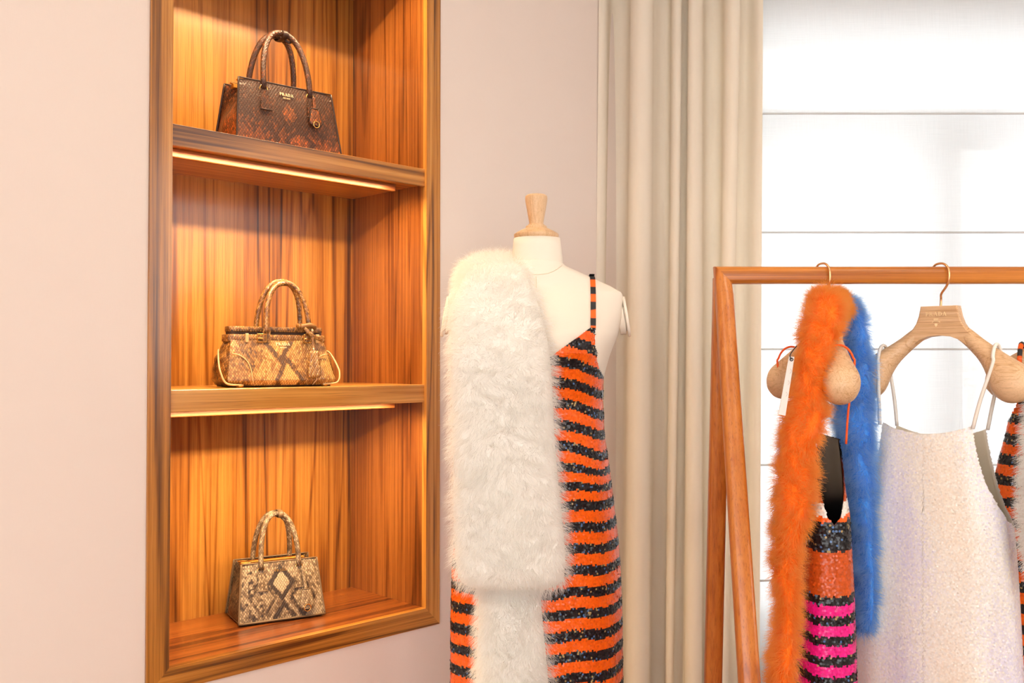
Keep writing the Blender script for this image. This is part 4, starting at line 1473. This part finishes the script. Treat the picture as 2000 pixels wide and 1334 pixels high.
# ------------------------------------------------------------------ clothes rack
RY = 1.75
rz = P(1500, 538, RY)[2]
rx0 = P(1411, 538, RY)[0]
rx1 = 1.62
rk = empty('clothes_rack', (rx0, RY, 0))
tag(rk, 'polished orange-brown wooden clothes rack standing before the window', 'clothes rack')
invr = lambda o: setattr(o, 'matrix_parent_inverse', Matrix.Translation((-rx0, -RY, 0)))


def rsq(c, u, v, h, p=3.6, seg=20):
    a = np.linspace(0, 2 * np.pi, seg, endpoint=False)
    cc, ss = np.cos(a), np.sin(a)
    return np.asarray(c) + h * (np.sign(cc) * np.abs(cc) ** (2 / p))[:, None] * np.asarray(u) + h * (np.sign(ss) * np.abs(ss) ** (2 / p))[:, None] * np.asarray(v)


hr_ = .0158
X_, Y_, Z_ = np.eye(3)
# rail, with mitred ends
a0 = rsq((rx0, RY, rz), Y_, Z_, hr_); a1 = rsq((rx1, RY, rz), Y_, Z_, hr_)
a0[:, 0] += -(a0[:, 2] - rz) ; a1[:, 0] += (a1[:, 2] - rz)
o = MB().rings(np.array([a0, a1]), True, True, True).build('rail', M['rack_rail'], rk, True, 40); invr(o)
for xe, sg in ((rx0, 1), (rx1, -1)):
    for Yf, hh in ((RY - .43, .0185), (RY + .20, .0165)):
        top_ = rsq((xe, RY, rz), X_, Y_, hr_)
        top_[:, 2] = rz - sg * (top_[:, 0] - xe)
        if Yf > RY:
            top_[:, 2] -= .02; top_[:, 1] += .004
        mid_ = rsq((xe, RY + (Yf - RY) * .03, rz - .035), X_, Y_, hr_)
        bot_ = rsq((xe, Yf, 0), X_, Y_, hh)
        o = MB().rings(np.array([bot_, mid_, top_]), True, True, True).build('leg', M['rack_leg'], rk, True, 40); invr(o)
o = MB().bbox(rx0, rx1, RY + .16, RY + .185, .16, .19, .004).build('stretcher', M['rack_rail'], rk); invr(o)

# ------------------------------------------------------------------ hangers
def hanger(label, hx_, psi, htop=None, drop=0.0):
    """wide shouldered wooden hanger. local x right, front toward -y, origin on top of the head"""
    zt_ = P(1835, 598, RY)[2] if htop is None else htop
    h = empty('hanger', (hx_, RY, zt_), -psi)
    tag(h, label, 'hanger', 'wooden hangers on the rack')
    m = MB()
    # head: flat block that flares into the arms
    top = [(-.0315, 0), (.0315, 0)]
    right = [(.0350, -.018), (.0400, -.032), (.0480, -.044), (.0580, -.054)]
    under = [(.0520, -.074), (.0360, -.062), (.0200, -.0555), (.0, -.0535)]
    poly = top + right + under + [(-x, z) for x, z in under[:-1][::-1]] + [(-x, z) for x, z in right[::-1]]
    n = len(poly)
    cxz = np.array(poly); mid_ = cxz.mean(0)
    ringsy = []
    for yy, k in ((-.0125, .955), (-.0105, 1.0), (.0105, 1.0), (.0125, .955)):
        ringsy.append([(mid_[0] + (x - mid_[0]) * k, yy, mid_[1] + (z - mid_[1]) * k) for x, z in poly])
    m.rings(ringsy, True, True, True)
    o = m.build('head', M['beech'], h, True, 30)
    for sx in (-1, 1):
        st_ = [  # x, y, z, radius across (vertical), radius in depth
            (.030, .0, -.044, .0135, .0115), (.046, -.001, -.056, .0140, .0120), (.064, -.005, -.072, .0150, .0145), (.084, -.011, -.092, .0185, .0190),
            (.102, -.017, -.113, .0255, .0250), (.114, -.021, -.129, .0325, .0300), (.122, -.024, -.140, .0355, .0320), (.131, -.027, -.152, .0335, .0300), (.140, -.030, -.163, .0255, .0230), (.1455, -.032, -.170, .0140, .0125), (.147, -.0325, -.172, .001, .001)]
        st_ = [(x, y, z if z > -.07 else -.07 + (z + .07) * .90, a, b) for x, y, z, a, b in st_]
        s_ = resample(st_[:-1], 30)
        s_ = np.vstack([s_, st_[-1]])
        cen_ = s_[:, :3] * np.array((sx, 1, 1))
        tn = np.gradient(cen_, axis=0); tn /= np.linalg.norm(tn, axis=1)[:, None]
        rr = []
        for c_, t_, q in zip(cen_, tn, s_):
            dv = np.array((0, 1.0, 0)) - t_ * t_[1]; dv /= np.linalg.norm(dv)
            uv_ = np.cross(t_, dv)
            a = np.linspace(0, 2 * np.pi, 26, endpoint=False)
            rr.append(c_ + np.cos(a)[:, None] * uv_ * q[3] + np.sin(a)[:, None] * dv * q[4])
        MB().rings(rr, True, True, True).build('shoulder', M['beech'], h, True)
    # hook: from the head, in front of the rail and over it
    hk = [(0, 0, -.004), (0, -.002, .014), (-.002, -.008, .022), (.004, -.017, .036), (.006, -.0215, .050), (.005, -.0205, rz - zt_ + .0110), (.001, -.0100, rz - zt_ + .0205), (-.004, .0100, rz - zt_ + .0205), (-.006, .0205, rz - zt_ + .0110), (-.006, .0215, rz - zt_ - .004)]
    c, s = math.cos(psi), math.sin(psi)
    loc = [(c * x - s * y, s * x + c * y, z) for x, y, z in hk]        # keep the hook square to the rail
    MB().tube(smooth_path(loc, 44), .0021, 8).build('hook', M['brass_wire'], h, True)
    return h


h2 = hanger('wooden hanger with printed head carrying the white dress', P(1835, 598, RY)[0] + .002, R(42))
crest = [[(-.0040, -.0072), (.0040, -.0072), (.0040, -.0058), (-.0040, -.0058)], [(-.0040, -.0092), (.0040, -.0092), (.0040, -.0078), (-.0040, -.0078)],
         [(-.0070, -.0122), (-.0030, -.0104), (-.0030, -.0116), (-.0070, -.0134)], [(.0030, -.0104), (.0070, -.0122), (.0070, -.0134), (.0030, -.0116)], [(-.0035, -.0104), (.0035, -.0104), (.0035, -.0116), (-.0035, -.0116)],
         [(-.0022, -.0150), (.0022, -.0150), (.0026, -.0180), (.0, -.0215), (-.0026, -.0180)]]
lettering([('PRADA', .0072, -.0016)], M['gold_print'], h2, (-.004, -.0128, -.0165), 0, 0, .0006, 'lettering', crest)
h1 = hanger('wooden hanger seen end-on under the orange and blue fur stole', P(1607, 598, RY)[0], R(84), P(1607, 600, RY)[2])
h3 = hanger('wooden hanger cut off by the picture edge with a striped dress', 1.034, R(36))

# ------------------------------------------------------------------ slip dresses on hangers
def slip_dress(label, name, org, psi, aw, bd, zlo, ztop, colour, base, mat, lining, straps, strapcol, p=2.6, step=.0034, rad=.0023, wave=None, seqlo=0.62, straprad=.0022, tilt=.22):
    """tube dress in the frame of its hanger: local x along the hanger, front -y. aw, bd: half sizes as functions of z"""
    d = empty(name, (org[0], org[1], zlo), -psi)
    tag(d, label, 'dress', 'dresses on the rack')

    def ring(th, z):
        a, b = aw(z), bd(z)
        w = 1.0 if wave is None else wave(th, z)
        c, s = np.cos(th), np.sin(th)
        x = a * w * np.sign(c) * np.abs(c) ** (2 / p)
        y = -b * w * np.sign(s) * np.abs(s) ** (2 / p)
        return np.stack([x, y, (z - zlo) * np.ones_like(th)], 1)
    tg_, grid_ = shell(ring, zlo, ztop, 120, 130)
    o = MB().rings(grid_, True).build('dress_body', M['pearl_cloth'] if mat is M['sequin_pearl'] else M['tint_cloth'], d, True)
    thv = np.tile(tg_, grid_.shape[0]); gp_ = grid_.reshape(-1, 3)
    tinted(o, base(thv, gp_[:, 2] + zlo, gp_, np.random.default_rng(1)))
    inner = grid_.copy()
    cen_ = inner.mean(axis=1, keepdims=True)
    inner[..., :2] = cen_[..., :2] + (inner[..., :2] - cen_[..., :2]) * np.array((.975, .95))
    inner[-1, :, 2] -= .001
    MB().rings(inner, True).build('lining', lining, d, True)
    zhi = float(np.max(ztop(np.linspace(0, 2 * np.pi, 400))))
    sequins('sequin_layer', ring, zlo, zhi, ztop, colour, mat, d, step, rad, tilt, keep=lambda th, z: z > seqlo)
    for pts in straps:
        pts = smooth_path(np.array(pts) - np.array((0, 0, zlo)), 60)
        o = MB().tube(pts, straprad, 6, True).build('strap', M['tint_cloth'], d, True)
        zz = np.repeat(np.arange(60), 6)
        tinted(o, strapcol(zz))
    return d, ring


rgb = lambda c: (lambda zz: np.repeat(np.asarray(c)[None], len(zz), 0))

def strap_path(xr, cy, cz, xa, yf, yb, zf, zb, ry=.0265, rz_=.0350):
    """from the front of the dress up over the hanger's shoulder (centre xr, cy, cz) and down to the back"""
    arc = [(xr, cy - ry * math.cos(q), cz + rz_ * math.sin(q)) for q in np.linspace(0, math.pi, 9)]
    return [(xa, yf, zf), ((xa * .6 + xr * .4), yf * .7 + (cy - ry) * .3, zf * .55 + cz * .45)] + arc + [((xa * .6 + xr * .4), yb * .7 + (cy + ry) * .3, zb * .55 + cz * .45), (xa, yb, zb)]


# -- white slip on the second hanger
org2 = np.array(h2.location); psi2 = R(42)
zA = lambda y, Y=1.72: P(1800, y, Y)[2]
wz = np.array([zA(1600), zA(1334), zA(1100), zA(1010), zA(940), zA(860), zA(800)])
wa = np.array([.150, .142, .134, .128, .112, .100, .094]); wb = np.array([.062, .058, .054, .052, .050, .048, .046])


def top2(th):
    s, c = np.sin(th), np.cos(th)
    x = np.sign(c) * np.abs(c) ** (2 / 2.6)
    zf = zA(829) - .016 * (1 - np.clip(np.abs(x) / .78, 0, 1) ** 2)
    zb = zA(833, 1.8) - .018 * (1 - np.clip(np.abs(x) / .78, 0, 1) ** 2)
    z = np.where(s > 0, zf, zb)
    side = np.clip((np.abs(x) - .80) / .20, 0, 1)
    return z - .165 * side ** .55


def pearl_cols(th, z, p, rg):
    n = len(z)
    c = np.repeat(np.array(srgb(252, 246, 236)[:3])[None], n, 0)
    c = c * (1 + rg.normal(size=(n, 1)) * .025)
    f = np.clip(rg.normal(size=n) * .25 + .5 * np.sin(p[:, 0] * 38 + 1.5 + 2 * p[:, 2]) + .3 * np.sin(p[:, 2] * 21 + p[:, 0] * 30), -1, 1)
    c = np.where((f > 0)[:, None], c + (np.array(srgb(226, 220, 244)[:3]) - c) * np.clip(f, 0, 1)[:, None] * .8, c + (np.array(srgb(252, 234, 212)[:3]) - c) * np.clip(-f, 0, 1)[:, None] * .8)
    return np.clip(c, 0, 1)


zs_top = zA(829); cz = h2.location.z
strap2 = []
for sx in (1, -1):
    xa = sx * .080
    yf = -.044
    zc = cz - .100 if True else 0
    strap2.append(strap_path(sx * .098 + .012, -.005, cz - .105, xa, -.041, .043, zs_top - .004, zs_top - .010))
d2, _ = slip_dress('white pearl sequin slip dress on thin straps', 'slip_dress', org2 + np.array((-.016, 0, 0)), psi2,
                   lambda z: np.interp(z, wz, wa), lambda z: np.interp(z, wz, wb), .40, top2, pearl_cols, lambda th, z, p, r: np.repeat(np.array(srgb(232, 222, 208)[:3])[None], len(z), 0),
                   M['sequin_pearl'], M['cream_lining'], strap2, rgb(PEARL), wave=lambda th, z: 1 + .03 * np.clip((zA(900) - z) / .3, 0, 1) * np.sin(th * 5 + .6) + .012 * np.sin(th * 11 + z * 3), straprad=.0032, tilt=.16, step=.003, rad=.002)

# -- striped dress with black lining on the first hanger
psi1 = R(92)
org1 = np.array(h1.location)
z1 = lambda y, Y=1.64: P(1620, y, Y)[2]
az = np.array([z1(1700), z1(1334), z1(1160), z1(1070), z1(1010), z1(947), z1(900), z1(850)])
aa = np.array([.118, .116, .114, .113, .111, .106, .103, .101]); ab = np.array([.053, .0510, .0470, .0424, .0400, .0310, .0275, .0262])


def top1(th):
    s, c = np.sin(th), np.cos(th)
    x = np.sign(c) * np.abs(c) ** (2 / 3.4)
    y = np.abs(np.sign(s) * np.abs(s) ** (2 / 3.4))
    zo = np.interp(y, [0, .28, .5, .7, .97, 1.0], [z1(1025), z1(1010), z1(977), z1(947), z1(864), z1(862)])
    return np.where(np.abs(x) > .6, zo, z1(862))


def band_at(z):
    """stripe colours from the photograph, by height"""
    edges = [(905, BLACK), (977, RUST), (1004, PEARL), (1014, ORANGE), (1072, BLACK), (1158, RUST)]
    out = np.zeros((len(z), 3))
    yv = np.interp(z, [z1(1500), z1(800)], [1500, 800])
    prev = 0
    out[:] = BLACK
    bl_ = np.ones(len(z), bool)
    for y1, c in edges:
        s_ = (yv >= prev) & (yv < y1); out[s_] = c; bl_[s_] = (c is BLACK); prev = y1
    low = yv >= 1158
    ph_ = ((yv - 1158) / 39.0) % 1
    blk = ph_ < .47
    out[low] = np.where(blk[low][:, None], BLACK, PINK); bl_[low] = blk[low]
    return out, bl_


def cols1(th, z, p, rg):
    sway = .006 * np.sin(th * 2 + 1.2)
    c, b_ = band_at(z + rg.normal(size=len(z)) * .0012 + sway)
    return speck(c, rg, b_)


c1 = org1[2]
SD = .006
strap1 = []
for sx in (1, -1):
    xa = sx * .100
    strap1.append(strap_path(sx * .100, .013 if sx > 0 else -.016, c1 - .105, xa, -.0245, .0245, z1(866), z1(868)))
d1, _ = slip_dress('black, orange and pink banded sequin dress hanging side-on below the fur stole', 'slip_dress', org1 + np.array((-.016, -.002, 0)), psi1,
                   lambda z: np.interp(z, az, aa), lambda z: np.interp(z, az, ab), .45, top1, cols1, lambda th, z, p, r: band_at(z + .006 * np.sin(th * 2 + 1.2))[0],
                   M['sequin'], M['black_satin'], strap1, lambda zz: np.where((zz % 2 == 0)[:, None], ORANGE, ORANGE_D), p=3.4,
                   wave=lambda th, z: 1 + .015 * np.sin(th * 3 + 1), straprad=.0019)

# -- striped dress on the third hanger, at the edge of the picture
psi3 = R(36)
org3 = np.array(h3.location)
tz = np.array([zA(1600), zA(1334), zA(1060), zA(1018), zA(962), zA(914), zA(858), zA(800), zA(770)])
ta = np.array([.165, .160, .158, .157, .150, .141, .128, .118, .112]); tb = np.array([.062, .060, .058, .056, .054, .050, .046, .040, .036])


def top3(th):
    s, c = np.sin(th), np.cos(th)
    x = np.abs(np.sign(c) * np.abs(c) ** (2 / 2.6))
    z = zA(775) - .13 * (1 - np.clip(x / .86, 0, 1)) - .05 * np.clip((x - .86) / .14, 0, 1)
    return z


def cols3(th, z, p, rg):
    yv = np.interp(z, [zA(1500), zA(600)], [1500, 600]) + 5 * np.sin(th * 2) + rg.normal(size=len(z)) * 1.2
    blk = (((yv - 852) / 42.0) % 1) < .48
    return speck(np.where(blk[:, None], BLACK, ORANGE), rg, blk)


def base3(th, z, p, rg):
    yv = np.interp(z, [zA(1500), zA(600)], [1500, 600]) + 5 * np.sin(th * 2)
    blk = (((yv - 852) / 42.0) % 1) < .48
    return np.where(blk[:, None], BLACK, ORANGE_D)


c3_ = org3[2]
strap3 = []
for sx in (1, -1):
    strap3.append(strap_path(sx * .098, -.016, c3_ - .105, sx * .096, -.034, .034, zA(780), zA(785), .029, .038))
d3, _ = slip_dress('orange and black striped sequin dress at the far end of the rack', 'slip_dress', org3, psi3,
                   lambda z: np.interp(z, tz, ta), lambda z: np.interp(z, tz, tb), .42, top3, cols3, base3, M['sequin'], M['black_satin'], strap3,
                   lambda zz: np.where(((zz // 5) % 2 == 0)[:, None], ORANGE, BLACK), straprad=.0045)

# ------------------------------------------------------------------ orange and blue fur stole on the first hanger
so = (org1[0], RY, 0.7)
fs = empty('fur_stole', so)
tag(fs, 'orange fur stole with bright blue end hung over the end-on hanger', 'stole')


def strand(rows, n=60, tilt=0.0):
    s_ = resample([[*P((l + r_) / 2, y, Y), max(.005, ((r_ - l) / 2 - ins - 2) * Y / F), 0, 0, ht] for y, l, r_, Y, ht, ins in rows], n)
    w_ = np.array((math.cos(tilt), math.sin(tilt), 0))
    t_ = np.array((-math.sin(tilt), math.cos(tilt), 0))
    return band_rings([(q[:3], w_ * q[3], t_ * q[6]) for q in s_], 24)


org_rows = [(577, 1606, 1638, 1.695, .016, 4), (594, 1578, 1648, 1.695, .034, 10), (640, 1560, 1646, 1.675, .036, 12), (700, 1552, 1626, 1.655, .034, 12), (760, 1544, 1620, 1.645, .032, 12), (810, 1528, 1618, 1.64, .032, 12),
            (870, 1516, 1602, 1.635, .032, 12), (950, 1510, 1596, 1.63, .032, 12), (1050, 1506, 1574, 1.63, .032, 11), (1120, 1503, 1566, 1.63, .032, 11), (1165, 1510, 1562, 1.63, .030, 10), (1210, 1512, 1560, 1.63, .030, 10), (1270, 1503, 1558, 1.63, .032, 10), (1334, 1500, 1556, 1.63, .032, 10), (1430, 1496, 1560, 1.63, .032, 10), (1470, 1510, 1545, 1.63, .015, 10)]
go = strand(org_rows, 70, R(-8))
o = MB().rings(go, True, True, True).build('orange_backing', M['skin_orange'], fs, True); invs(o, so)
o = fur_on('orange_fur', go, M['fur_orange'], fs, 36000, .028, .7, .35, .00028, 21); invs(o, so)
blu_rows = [(580, 1626, 1664, 1.80, .024, 6), (610, 1632, 1680, 1.80, .034, 8), (660, 1642, 1692, 1.795, .034, 9), (730, 1634, 1702, 1.79, .034, 9), (800, 1630, 1706, 1.785, .034, 9), (880, 1636, 1706, 1.78, .034, 9), (1000, 1652, 1704, 1.78, .034, 9), (1110, 1664, 1704, 1.78, .034, 8), (1190, 1668, 1702, 1.78, .032, 8), (1222, 1670, 1698, 1.78, .020, 5), (1234, 1678, 1690, 1.78, .005, 2)]
gb = strand(blu_rows, 60, R(10))
o = MB().rings(gb, True, True, True).build('blue_backing', M['skin_blue'], fs, True); invs(o, so)
o = fur_on('blue_fur', gb, M['fur_blue'], fs, 28000, .028, .7, .4, .00028, 22); invs(o, so)
# the part that lies across the hanger's head and joins the two ends
brg = resample([[*P(1612, 596, 1.70), .03, .020], [*P(1626, 590, 1.73), .032, .020], [*P(1640, 592, 1.77), .032, .020], [*P(1648, 606, 1.80), .03, .022]], 20)
gg = band_rings([(q[:3], np.array((.75, .0, -.4)) * q[3], np.array((.3, 0, .6)) * q[4]) for q in brg], 20)
o = MB().rings(gg[:, :], True, True, True).build('orange_backing', M['skin_orange'], fs, True); invs(o, so)
o = fur_on('orange_fur', gg[:12], M['fur_orange'], fs, 8000, .026, .7, .1, .00028, 23); invs(o, so)
o = fur_on('blue_fur', gg[11:], M['fur_blue'], fs, 7000, .022, .6, .2, .00034, 24); invs(o, so)

# white fur beside the last dress
sw = (1.02, 1.6, .8)
ws = empty('fur_stole', sw)
tag(ws, 'white fur stole at the picture edge over the far striped dress', 'stole')
gwr = strand([(700, 2030, 2110, 1.70, .03, 0), (780, 2020, 2120, 1.64, .03, 0), (880, 2012, 2120, 1.60, .03, 0), (980, 2006, 2120, 1.585, .03, 0), (1080, 2010, 2120, 1.585, .03, 0), (1140, 2030, 2110, 1.585, .02, 0)], 40)
o = MB().rings(gwr, True, True, True).build('backing', M['skin_white'], ws, True); invs(o, sw)
o = fur_on('fur', gwr, M['fur_white'], ws, 18000, .030, .55, .35, .00042, 31); invs(o, sw)

# ------------------------------------------------------------------ price tag
tp = P(1542, 700, 1.60)
pt = empty('price_tag', tuple(tp))
tag(pt, 'narrow off-white paper price tag on a dark cord beside the orange fur', 'price tag')
cnr = [P(1540.5, 696, 1.60) - tp, P(1551, 697, 1.605) - tp, P(1533.5, 812, 1.60) - tp, P(1520, 809, 1.595) - tp]
nn = np.array((0.15, -1, 0)); nn /= np.linalg.norm(nn)
q = [c_ for c_ in cnr] + [c_ - nn * -.0012 for c_ in cnr]
o = MB().add(q, [(0, 1, 2, 3), (7, 6, 5, 4), (0, 4, 5, 1), (1, 5, 6, 2), (2, 6, 7, 3), (3, 7, 4, 0)]).build('card', M['paper'], pt)
e = MB().torus(tuple(P(1546, 702, 1.599) - tp), .0024, .0008, (0, 1, 0), 14, 5).build('eyelet', M['cord'], o, True)
MB().tube(smooth_path([P(1546, 702, 1.598) - tp, P(1543, 694, 1.60) - tp, P(1549, 684, 1.605) - tp, P(1556, 676, 1.62) - tp], 14), .0009, 6).build('tag_cord', M['cord'], pt, True)
dn = (cnr[3] - cnr[0]); rt = (cnr[1] - cnr[0])
for k in (.25, .45, .65):
    c_ = cnr[0] + dn * k + rt * .5 + nn * .0004
    MB().torus(tuple(c_), .0042, .0003, (0, 1, 0), 14, 4).build('emboss', M['paper_print'], o, True)
